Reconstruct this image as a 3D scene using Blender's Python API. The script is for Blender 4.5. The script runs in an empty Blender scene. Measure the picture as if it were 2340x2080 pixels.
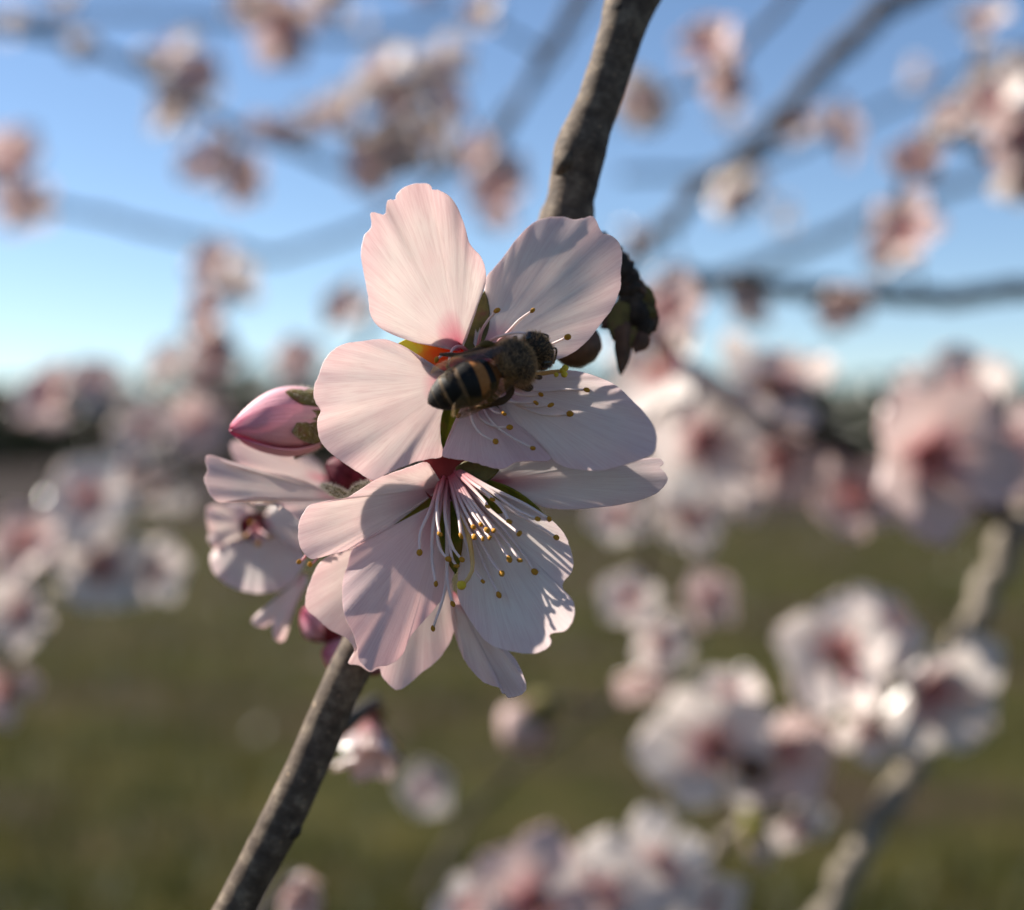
import bpy, bmesh, math, random
from mathutils import Vector, Matrix, noise as mnoise
random.seed(11)
R = math.radians
scene = bpy.context.scene
col = scene.collection

# ------------------------------------------------------------------ camera, sky, sun, exposure
W_PX, H_PX, F = 2340.0, 2080.0, 3023.0
CAM_H = 1.40
PITCH = -math.atan(40.0 / F)
cam_d = bpy.data.cameras.new('camera')
cam = bpy.data.objects.new('camera', cam_d); col.objects.link(cam)
cam_d.sensor_fit = 'HORIZONTAL'; cam_d.sensor_width = 36.0
cam_d.lens = 36.0 * F / W_PX
cam_d.clip_start = 0.005; cam_d.clip_end = 2000.0
cam.location = (0, 0, CAM_H)
cam.rotation_euler = (math.pi / 2 + PITCH, 0, 0)
cam_d.dof.use_dof = True
cam_d.dof.focus_distance = 0.1535
cam_d.dof.aperture_fstop = cam_d.lens / 5.4
scene.camera = cam

SUN = Vector((-0.75, 0.31, 0.58)).normalized()
w = bpy.data.worlds.new('World'); scene.world = w; w.use_nodes = True
nt = w.node_tree
sky = nt.nodes.new('ShaderNodeTexSky'); sky.sky_type = 'NISHITA'; sky.sun_disc = False
sky.sun_elevation = math.asin(SUN.z); sky.sun_rotation = math.atan2(SUN.x, SUN.y)
sky.altitude = 1400; sky.air_density = 1.0; sky.dust_density = 0.35; sky.ozone_density = 3.0
bg = nt.nodes['Background']; bg.inputs['Strength'].default_value = 0.051
nt.links.new(sky.outputs[0], bg.inputs['Color'])

sl = bpy.data.lights.new('sun', 'SUN'); sl.energy = 5.0; sl.angle = R(0.53); sl.color = (1.0, 0.93, 0.82)
so = bpy.data.objects.new('sun', sl); col.objects.link(so)
so.rotation_euler = SUN.to_track_quat('Z', 'Y').to_euler(); so.location = (-3, 2, 4)

vs = scene.view_settings
vs.view_transform = 'Standard'; vs.look = 'None'; vs.exposure = 1.55; vs.gamma = 1.0; vs.use_curve_mapping = False
cy = scene.cycles
cy.use_denoising = True
cy.max_bounces = 12; cy.diffuse_bounces = 6; cy.transmission_bounces = 8; cy.transparent_max_bounces = 12
cy.caustics_reflective = False; cy.caustics_refractive = False; cy.sample_clamp_indirect = 8.0

# ------------------------------------------------------------------ helpers
CAM = Vector((0, 0, CAM_H))
VF = Vector((0, math.cos(PITCH), math.sin(PITCH)))
VR = Vector((1, 0, 0))
VU = VR.cross(VF)
def P(x, y, d):                       # photo pixel + depth -> point in the place
    return CAM + VF * d + VR * ((x - 1170.0) / F * d) + VU * (-(y - 1040.0) / F * d)
FV = 2340.0 / 2044.0
def crop(x0, y0, k): return lambda x, y: (x0 + k * x, y0 + k * y)
C1 = crop(700, 380, 840 / 2044)
C2 = crop(440, 820, 560 / 1496)
C3 = crop(640, 1000, 920 / 2044)
C4 = crop(920, 660, 480 / 2044)
C5 = crop(940, 1040, 380 / 1726)
CB = crop(960, 740, 340 / 2044)
CS = crop(1180, 0, 360 / 743)

def pts(s):
    v = [float(t) for t in s.replace(',', ' ').split()]
    return list(zip(v[0::2], v[1::2]))

def thing(name, loc, label, cat, group=None):
    o = bpy.data.objects.new(name, None); col.objects.link(o)
    o.empty_display_size = 0.005
    o.location = loc; o['label'] = label; o['category'] = cat
    if group: o['group'] = group
    return o
def tag(o, label, cat, group=None, kind=None):
    if label: o['label'] = label
    if cat: o['category'] = cat
    if group: o['group'] = group
    if kind: o['kind'] = kind
    return o
def wpos(o):
    p = Vector(o.location)
    while o.parent:
        o = o.parent; p += Vector(o.location)
    return p
def mesh_obj(name, verts, faces, mat, parent=None, uvs=None, smooth=True, cols=None, origin=None):
    off = Vector(origin) if origin else Vector((0, 0, 0))
    base = wpos(parent) if parent else Vector((0, 0, 0))
    o_at = off if origin else base
    me = bpy.data.meshes.new(name)
    me.from_pydata([tuple(Vector(v) - o_at) for v in verts], [], faces)
    if smooth: me.polygons.foreach_set('use_smooth', [True] * len(me.polygons))
    if uvs:
        ul = me.uv_layers.new(name='UVMap')
        for lp in me.loops: ul.data[lp.index].uv = uvs[lp.vertex_index]
    if cols:
        ca = me.color_attributes.new('Col', 'FLOAT_COLOR', 'POINT')
        for i, c in enumerate(cols): ca.data[i].color = (*c, 1)
    me.materials.append(mat); me.update()
    o = bpy.data.objects.new(name, me); col.objects.link(o)
    if parent:
        o.parent = parent; o.location = o_at - base
    else:
        o.location = o_at
    return o
def solid(o, t, offset=0.0):
    m = o.modifiers.new('thickness', 'SOLIDIFY'); m.thickness = t; m.offset = offset; m.use_even_offset = False
    e = o.modifiers.new('rim', 'EDGE_SPLIT'); e.split_angle = R(55); e.use_edge_sharp = False
    return o

def catmull(p, n, closed=False):
    q = [Vector(v) for v in p]
    if not closed: q = [q[0] * 2 - q[1]] + q + [q[-1] * 2 - q[-2]]
    segs = len(q) - 3
    out = []
    for i in range(segs):
        for k in range(n):
            t = k / n
            a, b, c, d = q[i:i + 4]
            out.append(0.5 * ((2 * b) + (c - a) * t + (2 * a - 5 * b + 4 * c - d) * t * t + (3 * b - a - 3 * c + d) * t ** 3))
    out.append(q[-2].copy())
    return out
def resample(p, n):
    L = [0.0]
    for a, b in zip(p, p[1:]): L.append(L[-1] + (b - a).length)
    out = []; j = 0
    for i in range(n):
        t = L[-1] * i / (n - 1)
        while j < len(L) - 2 and L[j + 1] < t: j += 1
        f = (t - L[j]) / max(1e-12, L[j + 1] - L[j])
        out.append(p[j].lerp(p[j + 1], min(1, max(0, f))))
    return out
def tube_geo(path, radii, sides=10, bump=None, cap=True):
    """path: Vectors, radii: floats -> verts, faces, uvs"""
    n = len(path); V = []; Fc = []; U = []
    up = Vector((0.3, 0.2, 0.93)).normalized()
    prev = None; acc = 0
    for i, p in enumerate(path):
        t = (path[min(i + 1, n - 1)] - path[max(i - 1, 0)]).normalized()
        if prev is None:
            s = t.cross(up)
            if s.length < 1e-4: s = t.cross(Vector((1, 0, 0)))
            s.normalize()
        else:
            s = (prev - t * prev.dot(t)).normalized()
        prev = s; b = t.cross(s)
        if i: acc += (path[i] - path[i - 1]).length
        for k in range(sides):
            a = 2 * math.pi * k / sides
            r = radii[i]
            if bump: r *= bump(acc, a, i / (n - 1))
            V.append(p + (s * math.cos(a) + b * math.sin(a)) * r); U.append((k / sides, acc))
    for i in range(n - 1):
        for k in range(sides):
            a = i * sides + k; b_ = i * sides + (k + 1) % sides
            Fc.append((a, b_, b_ + sides, a + sides))
    if cap:
        Fc.append(tuple(reversed(range(sides)))); Fc.append(tuple(range((n - 1) * sides, n * sides)))
    return V, Fc, U
def merge(*gs):
    V = []; Fc = []; U = []
    for g in gs:
        o = len(V); V += g[0]; Fc += [tuple(i + o for i in f) for f in g[1]]
        U += g[2] if len(g) > 2 and g[2] else [(0, 0)] * len(g[0])
    return V, Fc, U
def lathe_geo(p0, axis, prof, sides=14, wob=0.0, seed=0):
    """prof: list of (dist along axis, radius)"""
    axis = axis.normalized()
    s = axis.cross(Vector((0.31, 0.2, 0.9)))
    s.normalize(); b = axis.cross(s); V = []; Fc = []; U = []
    for j, (h, r) in enumerate(prof):
        for k in range(sides):
            a = 2 * math.pi * k / sides
            rr = r * (1 + wob * math.sin(3 * a + seed + j) + wob * .6 * math.sin(5 * a - seed * 2 + j * 1.7))
            V.append(p0 + axis * h + (s * math.cos(a) + b * math.sin(a)) * rr); U.append((k / sides, j / (len(prof) - 1)))
    for j in range(len(prof) - 1):
        for k in range(sides):
            a = j * sides + k; c = j * sides + (k + 1) % sides
            Fc.append((a, c, c + sides, a + sides))
    Fc.append(tuple(reversed(range(sides)))); n0 = (len(prof) - 1) * sides; Fc.append(tuple(range(n0, n0 + sides)))
    return V, Fc, U

# ------------------------------------------------------------------ materials
class NT:
    def __init__(s, name):
        s.m = bpy.data.materials.new(name); s.m.use_nodes = True; s.t = s.m.node_tree
        s.t.nodes.clear(); s.out = s.n('ShaderNodeOutputMaterial')
    def n(s, typ, **kw):
        nd = s.t.nodes.new(typ)
        for k, v in kw.items(): setattr(nd, k, v)
        return nd
    def l(s, a, b): s.t.links.new(a, b)
    def ramp(s, fac, stops):
        r = s.n('ShaderNodeValToRGB'); e = r.color_ramp.elements
        while len(e) < len(stops): e.new(0.5)
        for el, (p, c) in zip(e, stops): el.position = p; el.color = (*c, 1)
        s.l(fac, r.inputs[0]); return r.outputs[0]
    def mix(s, fac, a, b, typ='MIX'):
        m = s.n('ShaderNodeMix', data_type='RGBA', blend_type=typ)
        for sock, v in ((m.inputs[0], fac), (m.inputs[6], a), (m.inputs[7], b)):
            if hasattr(v, 'is_linked'): s.l(v, sock)
            elif isinstance(v, (int, float)): sock.default_value = v
            else: sock.default_value = (*v, 1)
        return m.outputs[2]
    def noise(s, vec, scale, detail=4, rough=0.55):
        t = s.n('ShaderNodeTexNoise'); t.inputs['Scale'].default_value = scale
        t.inputs['Detail'].default_value = detail; t.inputs['Roughness'].default_value = rough
        if vec is not None: s.l(vec, t.inputs['Vector'])
        return t.outputs[0]
    def mapping(s, vec, scale):
        m = s.n('ShaderNodeMapping'); m.inputs['Scale'].default_value = scale; s.l(vec, m.inputs[0]); return m.outputs[0]
    def bump(s, h, strength, dist):
        b = s.n('ShaderNodeBump'); b.inputs['Strength'].default_value = strength; b.inputs['Distance'].default_value = dist
        s.l(h, b.inputs['Height']); return b.outputs[0]
    def princ(s, color, rough=0.6, spec=0.3, normal=None):
        p = s.n('ShaderNodeBsdfPrincipled'); p.inputs['Roughness'].default_value = rough
        p.inputs['Specular IOR Level'].default_value = spec
        if hasattr(color, 'is_linked'): s.l(color, p.inputs['Base Color'])
        else: p.inputs['Base Color'].default_value = (*color, 1)
        if normal: s.l(normal, p.inputs['Normal'])
        return p
    def thin(s, color, trans, rough=0.5, spec=0.04, normal=None, tcolor=None):
        """petal / leaf shading: diffuse + translucent + a thin sheen"""
        d = s.n('ShaderNodeBsdfDiffuse'); t = s.n('ShaderNodeBsdfTranslucent'); g = s.n('ShaderNodeBsdfGlossy')
        g.inputs['Roughness'].default_value = rough
        for nd, c in ((d, color), (t, tcolor or color)):
            if hasattr(c, 'is_linked'): s.l(c, nd.inputs['Color'])
            else: nd.inputs['Color'].default_value = (*c, 1)
        m = s.n('ShaderNodeMixShader'); m.inputs[0].default_value = trans
        s.l(d.outputs[0], m.inputs[1]); s.l(t.outputs[0], m.inputs[2])
        f = s.n('ShaderNodeFresnel'); f.inputs[0].default_value = 1.3
        mu = s.n('ShaderNodeMath', operation='MULTIPLY'); mu.inputs[1].default_value = spec * 10; s.l(f.outputs[0], mu.inputs[0])
        m2 = s.n('ShaderNodeMixShader'); s.l(mu.outputs[0], m2.inputs[0]); s.l(m.outputs[0], m2.inputs[1]); s.l(g.outputs[0], m2.inputs[2])
        if normal:
            for nd in (d, t, g): s.l(normal, nd.inputs['Normal'])
        s.l(m2.outputs[0], s.out.inputs[0]); return s.m
    def end(s, sh): s.l(sh.outputs[0], s.out.inputs[0]); return s.m

def petal_mat(name, trans, base, rim, red, redlen=0.22, vein=1.0):
    a = NT(name); uv = a.n('ShaderNodeUVMap').outputs[0]
    sep = a.n('ShaderNodeSeparateXYZ'); a.l(uv, sep.inputs[0])
    oi = a.n('ShaderNodeObjectInfo')
    body = a.ramp(sep.outputs[1], [(0.0, red), (redlen * .45, tuple(r * .45 + b * .55 for r, b in zip(red, base))), (redlen * 1.3, base), (0.75, base), (1.0, rim)])
    v = a.noise(a.mapping(uv, (46, 1.3, 1)), 1.0, 3, 0.6)
    vc = a.ramp(v, [(0.35, (1, 1, 1)), (0.5, (0.955, 0.935, 0.94)), (0.62, (1, 1, 1))])
    v2 = a.noise(a.mapping(uv, (150, 2.2, 1)), 1.0, 2, 0.5)
    vc2 = a.ramp(v2, [(0.44, (1, 1, 1)), (0.5, (0.91, 0.865, 0.87)), (0.56, (1, 1, 1))])
    c = a.mix(0.8 * vein, body, vc, 'MULTIPLY')
    c = a.mix(0.8 * vein, c, vc2, 'MULTIPLY')
    tc = a.n('ShaderNodeTexCoord').outputs['Object']
    blot = a.ramp(a.noise(tc, 160, 4, 0.6), [(0.3, (1.0, 0.965, 0.97)), (0.7, (0.985, 1.0, 0.995))])
    c = a.mix(1.0, c, blot, 'MULTIPLY')
    tint = a.ramp(oi.outputs['Random'], [(0.0, (1, 0.965, 0.975)), (1.0, (1, 1, 1))])
    c = a.mix(1.0, c, tint, 'MULTIPLY')
    ad = a.n('ShaderNodeMath', operation='ADD'); a.l(v, ad.inputs[0])
    fine = a.noise(tc, 3500, 2, 0.6)
    mu = a.n('ShaderNodeMath', operation='MULTIPLY'); mu.inputs[1].default_value = 0.6; a.l(fine, mu.inputs[0]); a.l(mu.outputs[0], ad.inputs[1])
    nb = a.bump(ad.outputs[0], 0.22, 0.00012)
    return a.thin(c, trans, rough=0.42, spec=0.035, normal=nb)

M = {}
M['petal'] = petal_mat('petal_hero', 0.60, (0.93, 0.865, 0.82), (0.93, 0.805, 0.785), (0.78, 0.13, 0.24), 0.20)
M['petal_red'] = petal_mat('petal_red_claw', 0.58, (0.92, 0.85, 0.81), (0.92, 0.795, 0.78), (0.50, 0.02, 0.08), 0.34)
M['petal_pink_shade'] = petal_mat('petal_pinker_shade', 0.52, (0.90, 0.76, 0.735), (0.90, 0.72, 0.71), (0.60, 0.04, 0.13), 0.28)  # for the shaded petals: their shade is put into this pinker tone
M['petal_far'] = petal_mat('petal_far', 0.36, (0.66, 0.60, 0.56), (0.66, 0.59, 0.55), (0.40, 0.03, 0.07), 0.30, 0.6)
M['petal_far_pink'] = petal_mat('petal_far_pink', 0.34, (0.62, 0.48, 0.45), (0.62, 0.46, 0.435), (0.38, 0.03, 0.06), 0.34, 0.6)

def bud_mat():
    a = NT('bud_petal'); uv = a.n('ShaderNodeUVMap').outputs[0]
    sep = a.n('ShaderNodeSeparateXYZ'); a.l(uv, sep.inputs[0])
    body = a.ramp(sep.outputs[1], [(0.0, (0.80, 0.50, 0.55)), (0.55, (0.84, 0.47, 0.545)), (0.85, (0.80, 0.36, 0.46)), (1.0, (0.70, 0.16, 0.28))])
    v = a.noise(a.mapping(uv, (26, 1.2, 1)), 1.0, 3)
    c = a.mix(0.7, body, a.ramp(v, [(0.3, (1, 1, 1)), (0.5, (0.90, 0.82, 0.84)), (0.65, (1, 1, 1))]), 'MULTIPLY')
    return a.thin(c, 0.35, 0.45, 0.04, a.bump(v, 0.5, 0.0003))
M['bud'] = bud_mat()
def noisy(name, stops, scale, rough=0.7, spec=0.2, bump=0.0, bscale=None, bdist=0.0002):
    a = NT(name); tc = a.n('ShaderNodeTexCoord').outputs['Object']
    nz = a.noise(tc, scale, 5, 0.62)
    c = a.ramp(nz, stops)
    nb = a.bump(a.noise(tc, bscale or scale * 2, 4), bump, bdist) if bump else None
    return a.end(a.princ(c, rough, spec, nb))
def thin_noisy(name, stops, scale, trans, bump=0.3, bdist=0.0001, spec=0.03):
    a = NT(name); tc = a.n('ShaderNodeTexCoord').outputs['Object']
    nz = a.noise(tc, scale, 4, 0.6)
    return a.thin(a.ramp(nz, stops), trans, 0.5, spec, a.bump(a.noise(tc, scale * 3, 3), bump, bdist))
M['sepal'] = thin_noisy('sepal_green', [(0.3, (0.13, 0.15, 0.02)), (0.55, (0.26, 0.25, 0.03)), (0.75, (0.36, 0.20, 0.05))], 420, 0.5)
def sepal_orange():
    a = NT('sepal_orange'); sep = a.n('ShaderNodeSeparateXYZ'); a.l(a.n('ShaderNodeUVMap').outputs[0], sep.inputs[0]); tc = a.n('ShaderNodeTexCoord').outputs['Object']
    nz = a.noise(tc, 700, 4); ad = a.n('ShaderNodeMath', operation='MULTIPLY_ADD'); a.l(nz, ad.inputs[0]); ad.inputs[1].default_value = .45; a.l(sep.outputs[1], ad.inputs[2])
    return a.thin(a.ramp(ad.outputs[0], [(0.2, (0.55, 0.02, 0.03)), (0.62, (0.58, 0.10, 0.02)), (0.9, (0.50, 0.24, 0.03)), (1.0, (0.45, 0.40, 0.05))]), 0.5, 0.45, 0.04, a.bump(nz, .4, .0002))
M['sepal_orange'] = sepal_orange()
M['sepal_olive'] = thin_noisy('sepal_olive', [(0.3, (0.09, 0.07, 0.035)), (0.55, (0.16, 0.14, 0.05)), (0.75, (0.18, 0.07, 0.06))], 500, 0.2, 0.5, 0.0002)
M['calyx'] = noisy('calyx_red', [(0.3, (0.11, 0.008, 0.016)), (0.6, (0.17, 0.02, 0.025)), (0.8, (0.12, 0.045, 0.02))], 400, 0.6, 0.25, 0.3)
M['crimson'] = noisy('crimson_shade_bud', [(0.3, (0.07, 0.006, 0.016)), (0.7, (0.14, 0.014, 0.035))], 400, .6, .25, .3)  # bud red darkened to stand for shade
M['fuzz'] = thin_noisy('fuzz_down', [(0.3, (0.74, 0.70, 0.56)), (0.7, (0.84, 0.80, 0.68))], 500, 0.5)
def filament_mat():
    a = NT('filament_white'); sep = a.n('ShaderNodeSeparateXYZ'); a.l(a.n('ShaderNodeUVMap').outputs[0], sep.inputs[0])
    mu = a.n('ShaderNodeMath', operation='MULTIPLY'); mu.inputs[1].default_value = 120.0; a.l(sep.outputs[1], mu.inputs[0])
    return a.thin(a.ramp(mu.outputs[0], [(0.0, (0.42, 0.06, 0.10)), (0.3, (0.68, 0.34, 0.36)), (0.7, (0.86, 0.73, 0.70))]), 0.35, 0.4, 0.03)
M['filament'] = filament_mat()
M['anther'] = noisy('anther_ochre', [(0.3, (0.33, 0.14, 0.015)), (0.7, (0.52, 0.26, 0.03))], 2500, 0.75, 0.15, 0.5, 6000, 0.0001)
M['pistil'] = thin_noisy('pistil_cream', [(0.3, (0.70, 0.45, 0.16)), (0.7, (0.78, 0.55, 0.25))], 400, 0.3)
M['stigma'] = noisy('stigma_yellow', [(0.3, (0.50, 0.34, 0.02)), (0.7, (0.62, 0.46, 0.05))], 2000, 0.6, 0.2, 0.4, 5000, 0.0001)

def bark_mat(name, dark, mid, light, sc):
    a = NT(name); tc = a.n('ShaderNodeTexCoord').outputs['Object']; uv = a.n('ShaderNodeUVMap').outputs[0]
    n1 = a.noise(tc, sc, 6, 0.65); n2 = a.noise(a.mapping(uv, (5, 900, 1)), 1.0, 4, 0.6)
    c = a.ramp(n1, [(0.28, dark), (0.5, mid), (0.72, light)])
    c = a.mix(0.55, c, a.ramp(n2, [(0.35, (0.62, 0.58, 0.55)), (0.6, (1, 1, 1))]), 'MULTIPLY')
    vo = a.n('ShaderNodeTexVoronoi'); vo.inputs['Scale'].default_value = sc * 1.6; a.l(tc, vo.inputs['Vector'])
    c = a.mix(1.0, c, a.ramp(vo.outputs['Distance'], [(0.08, (1.9, 1.75, 1.55)), (0.18, (1, 1, 1))]), 'MULTIPLY')
    h = a.mix(0.5, n1, n2)
    return a.end(a.princ(c, 0.78, 0.2, a.bump(h, 0.55, 0.0006)))
M['bark'] = bark_mat('bark_hero', (0.038, 0.027, 0.022), (0.090, 0.066, 0.050), (0.20, 0.158, 0.118), 420)
M['bark_far'] = bark_mat('bark_far', (0.03, 0.024, 0.021), (0.06, 0.048, 0.04), (0.11, 0.09, 0.072), 250)
M['bark_dark'] = bark_mat('bark_dark', (0.015, 0.011, 0.010), (0.035, 0.027, 0.022), (0.075, 0.058, 0.045), 420)
M['bark_pale'] = bark_mat('bark_pale', (0.12, 0.10, 0.08), (0.20, 0.17, 0.135), (0.28, 0.24, 0.20), 300)
M['scale_brown'] = noisy('bud_scale', [(0.3, (0.045, 0.022, 0.014)), (0.6, (0.10, 0.05, 0.03)), (0.8, (0.15, 0.10, 0.05))], 500, 0.6, 0.3, 0.5, 900)

# ------------------------------------------------------------------ the setting
def ground_mat():
    a = NT('meadow_ground'); tc = a.n('ShaderNodeTexCoord').outputs['Object']
    big = a.noise(a.mapping(tc, (0.30, 0.55, 1)), 1.0, 4, 0.65)
    mid = a.noise(a.mapping(tc, (1.6, 2.0, 1)), 1.0, 5, 0.7)
    fine = a.noise(tc, 22, 5, 0.7)
    g = a.ramp(mid, [(0.25, (0.010, 0.012, 0.004)), (0.5, (0.036, 0.036, 0.010)), (0.72, (0.085, 0.066, 0.022))])
    s = a.ramp(mid, [(0.3, (0.026, 0.019, 0.014)), (0.7, (0.065, 0.045, 0.032))])  # brown earth patches, darkened in place of tree shadow bands
    c = a.mix(a.ramp(big, [(0.48, (0, 0, 0)), (0.58, (1, 1, 1))]), g, s)
    c = a.mix(0.7, c, a.ramp(fine, [(0.3, (0.55, 0.55, 0.5)), (0.65, (1.1, 1.1, 1.0))]), 'MULTIPLY')
    return a.end(a.princ(c, 0.95, 0.05, a.bump(fine, 0.8, 0.04)))
def sheet(name, x0, x1, y0, y1, z, mat, nx=2, ny=2, amp=0.0):
    V = []; Fc = []
    for j in range(ny):
        for i in range(nx):
            x = x0 + (x1 - x0) * i / (nx - 1); y = y0 + (y1 - y0) * j / (ny - 1)
            V.append(Vector((x, y, z + (amp * mnoise.noise(Vector((x * .35, y * .35, 0))) if amp else 0))))
    for j in range(ny - 1):
        for i in range(nx - 1):
            a = j * nx + i; Fc.append((a, a + 1, a + nx + 1, a + nx))
    o = mesh_obj(name, V, Fc, mat); o['kind'] = 'structure'; return o
sheet('ground', -900, 900, -60, 1500, 0.0, ground_mat())
M['shaded_soil'] = noisy('ploughed_soil_shade', [(0.3, (0.014, 0.011, 0.010)), (0.6, (0.03, 0.022, 0.020)), (0.8, (0.055, 0.04, 0.032))], 0.8, 0.95, 0.05, 0.8, 5, 0.1)  # brown soil with the orchard trees' shade put into its darkness
sheet('field', -400, 400, 23, 150, 0.03, M['shaded_soil'], 60, 30, 0.02)

def grass():
    rg = random.Random(5); V = []; Fc = []; cols = []
    for i in range(36000):
        y = 3.2 + 26 * rg.random() ** 1.6
        x = (rg.random() * 2 - 1) * (0.75 * y + 1.5)
        patch = mnoise.noise(Vector((x * .5, y * .7, 3.3)))
        if patch < -0.08 and rg.random() < 0.8: continue
        h = (0.05 + 0.09 * rg.random()) * (1 + 0.6 * patch); wd = 0.006 + 0.006 * rg.random()
        a = rg.random() * 6.28; lean = rg.random() * 0.06; b = rg.random() * 6.28
        dx, dy = math.cos(a) * wd, math.sin(a) * wd; n = len(V)
        V += [Vector((x - dx, y - dy, 0)), Vector((x + dx, y + dy, 0)), Vector((x + lean * math.cos(b), y + lean * math.sin(b), h))]
        Fc.append((n, n + 1, n + 2))
        c = random.choice(((0.034, 0.041, 0.010), (0.054, 0.054, 0.013), (0.095, 0.075, 0.025), (0.022, 0.029, 0.008)))
        cols += [c] * 3
    a = NT('grass_blades'); at = a.n('ShaderNodeAttribute', attribute_name='Col')
    o = mesh_obj('grass', V, Fc, a.thin(at.outputs['Color'], 0.4, 0.5, 0.02), cols=cols, smooth=False)
    tag(o, 'short rough olive grass covering the meadow below the blossoms', 'grass', kind='stuff')
grass()

def tree_line():
    rg = random.Random(9); V = []; Fc = []
    for i in range(430):
        x = -85 + 170 * i / 429 + rg.uniform(-.6, .6); y = 66 + rg.uniform(-6, 12)
        H = 4.3 + 1.3 * mnoise.noise(Vector((x * .13, 1.7, 0))) + rg.uniform(-.5, .5); Rr = rg.uniform(1.2, 2.0)
        n = len(V)
        g = tube_geo([Vector((x, y, 0)), Vector((x + .1, y, H * .35)), Vector((x, y, H * .7))], [.18, .14, .05], 5)
        V += g[0]; Fc += [tuple(k + n for k in f) for f in g[1]]
        for k in range(120):
            u = rg.gauss(0, .45); v = rg.gauss(0, .45); t = rg.random() ** .8
            c = Vector((x + u * Rr, y + v * Rr, H * (.06 + .9 * t) ))
            s = .22 + .22 * rg.random(); n = len(V)
            e1 = Vector((rg.gauss(0, 1), rg.gauss(0, 1), rg.gauss(0, 1))).normalized(); e2 = e1.cross(Vector((rg.gauss(0, 1), rg.gauss(0, 1), rg.gauss(0, 1)))).normalized()
            V += [c + e1 * s, c + e2 * s, c - e1 * s, c - e2 * s]; Fc.append((n, n + 1, n + 2, n + 3))
    o = mesh_obj('tree_line', V, Fc, thin_noisy('far_foliage', [(0.3, (0.018, 0.026, 0.012)), (0.7, (0.05, 0.06, 0.025))], 0.6, 0.2, 0.0), smooth=False)
    tag(o, 'dark distant wood of low trees along the horizon behind the meadow', 'tree line', kind='stuff')
tree_line()

# ------------------------------------------------------------------ hero branch
hp = [(1530, -190, .176), (1490, -90, .175), (1445, 0, .174), (1418, 80, .173), (1392, 160, .1725), (1368, 230, .172), (1346, 286, .1718), (1327, 344, .1715),
      (1318, 388, .1715), (1306, 451, .1715), (1296, 500, .172), (1262, 590, .172), (1200, 720, .172), (1100, 925, .172), (1000, 1130, .172), (890, 1350, .172),
      (783, 1565, .171), (738, 1668, .171), (695, 1765, .1705), (633, 1896, .170), (568, 2016, .170), (534, 2080, .170), (470, 2200, .170), (420, 2300, .170)]
hw = [64, 62, 60, 52, 49, 50, 53, 60, 57, 53, 64, 62, 56, 52, 50, 48, 46, 46, 46, 48, 45, 45, 45, 45]
def smooth_path(ctrl, rad, n):
    q = catmull([P(*c) for c in ctrl], 8); rr = []
    for i in range(len(rad) - 1):
        for k in range(8): rr.append(rad[i] + (rad[i + 1] - rad[i]) * k / 8)
    rr.append(rad[-1])
    L = [0.0]
    for a, b in zip(q, q[1:]): L.append(L[-1] + (b - a).length)
    op, orr = [], []; j = 0
    for i in range(n):
        t = L[-1] * i / (n - 1)
        while j < len(L) - 2 and L[j + 1] < t: j += 1
        f = min(1, max(0, (t - L[j]) / max(1e-12, L[j + 1] - L[j])))
        op.append(q[j].lerp(q[j + 1], f)); orr.append(rr[j] + (rr[j + 1] - rr[j]) * f)
    return op, orr
hpath, hrad = smooth_path(hp, [r * .172 / F for r in hw], 240)
def hero_bump(acc, a, t):
    c, s = math.cos(a), math.sin(a)
    v = Vector((c * 1.1, s * 1.1, acc * 160))
    return 1 + 0.045 * mnoise.noise(v) + 0.025 * mnoise.noise(v * 3.1) + 0.014 * mnoise.noise(v * 8.0)
branch = thing('almond_branch', hpath[0], 'sharp grey-brown almond branch carrying the blossom with the bee', 'branch')
g = tube_geo(hpath, hrad, 28, hero_bump)
mesh_obj('stem', g[0], g[1], M['bark'], branch, g[2])
def nearest(path, p): return min(path, key=lambda q: (q - p).length)
# nodes (leaf scars) and the withered spur
def knob(c, r, ax, mat='bark', parent=None, name='node', sq=0.6):
    prof = [(-r * sq, r * .15), (-r * sq * .7, r * .75), (0, r), (r * sq * .6, r * .8), (r * sq, r * .35), (r * sq * 1.15, r * .1)]
    g = lathe_geo(c, ax, prof, 12, 0.07, random.random() * 6)
    return mesh_obj(name, g[0], g[1], M[mat], parent, g[2])
knob(P(668, 1897, .1695), .0017, Vector((.8, -.2, -.4)), 'bark_dark', branch)
knob(P(1290, 372, .1700), .0023, Vector((-.7, -.1, .4)), 'bark', branch)
knob(P(1415, 22, .1712), .0012, Vector((-.1, -1, 0)), 'bark_dark', branch)

def blade_geo(p0, p1, width, face, curl=0.0, cup=0.0, nu=9, nv=5, shape=None, ruf=0.0, seed=0):
    ax = p1 - p0; L = ax.length; t = ax.normalized()
    face = (face - t * face.dot(t)).normalized(); s = t.cross(face)
    V = []; Fc = []; U = []
    for i in range(nu):
        u = i / (nu - 1)
        wd = (shape(u) if shape else math.sin(math.pi * min(1, 0.16 + 0.84 * u)) ** 0.8) * width * .5
        for j in range(nv):
            v = j / (nv - 1) * 2 - 1
            r = ruf * math.sin(v * 4 + u * 9 + seed) * u
            V.append(p0 + t * (L * u) + s * (wd * v) + face * (curl * u * u + cup * v * v * (wd / (width * .5 + 1e-9)) + r)); U.append((j / (nv - 1), u))
    for i in range(nu - 1):
        for j in range(nv - 1):
            a = i * nv + j; Fc.append((a, a + 1, a + nv + 1, a + nv))
    return V, Fc, U
CAMDIR = -VF
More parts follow.
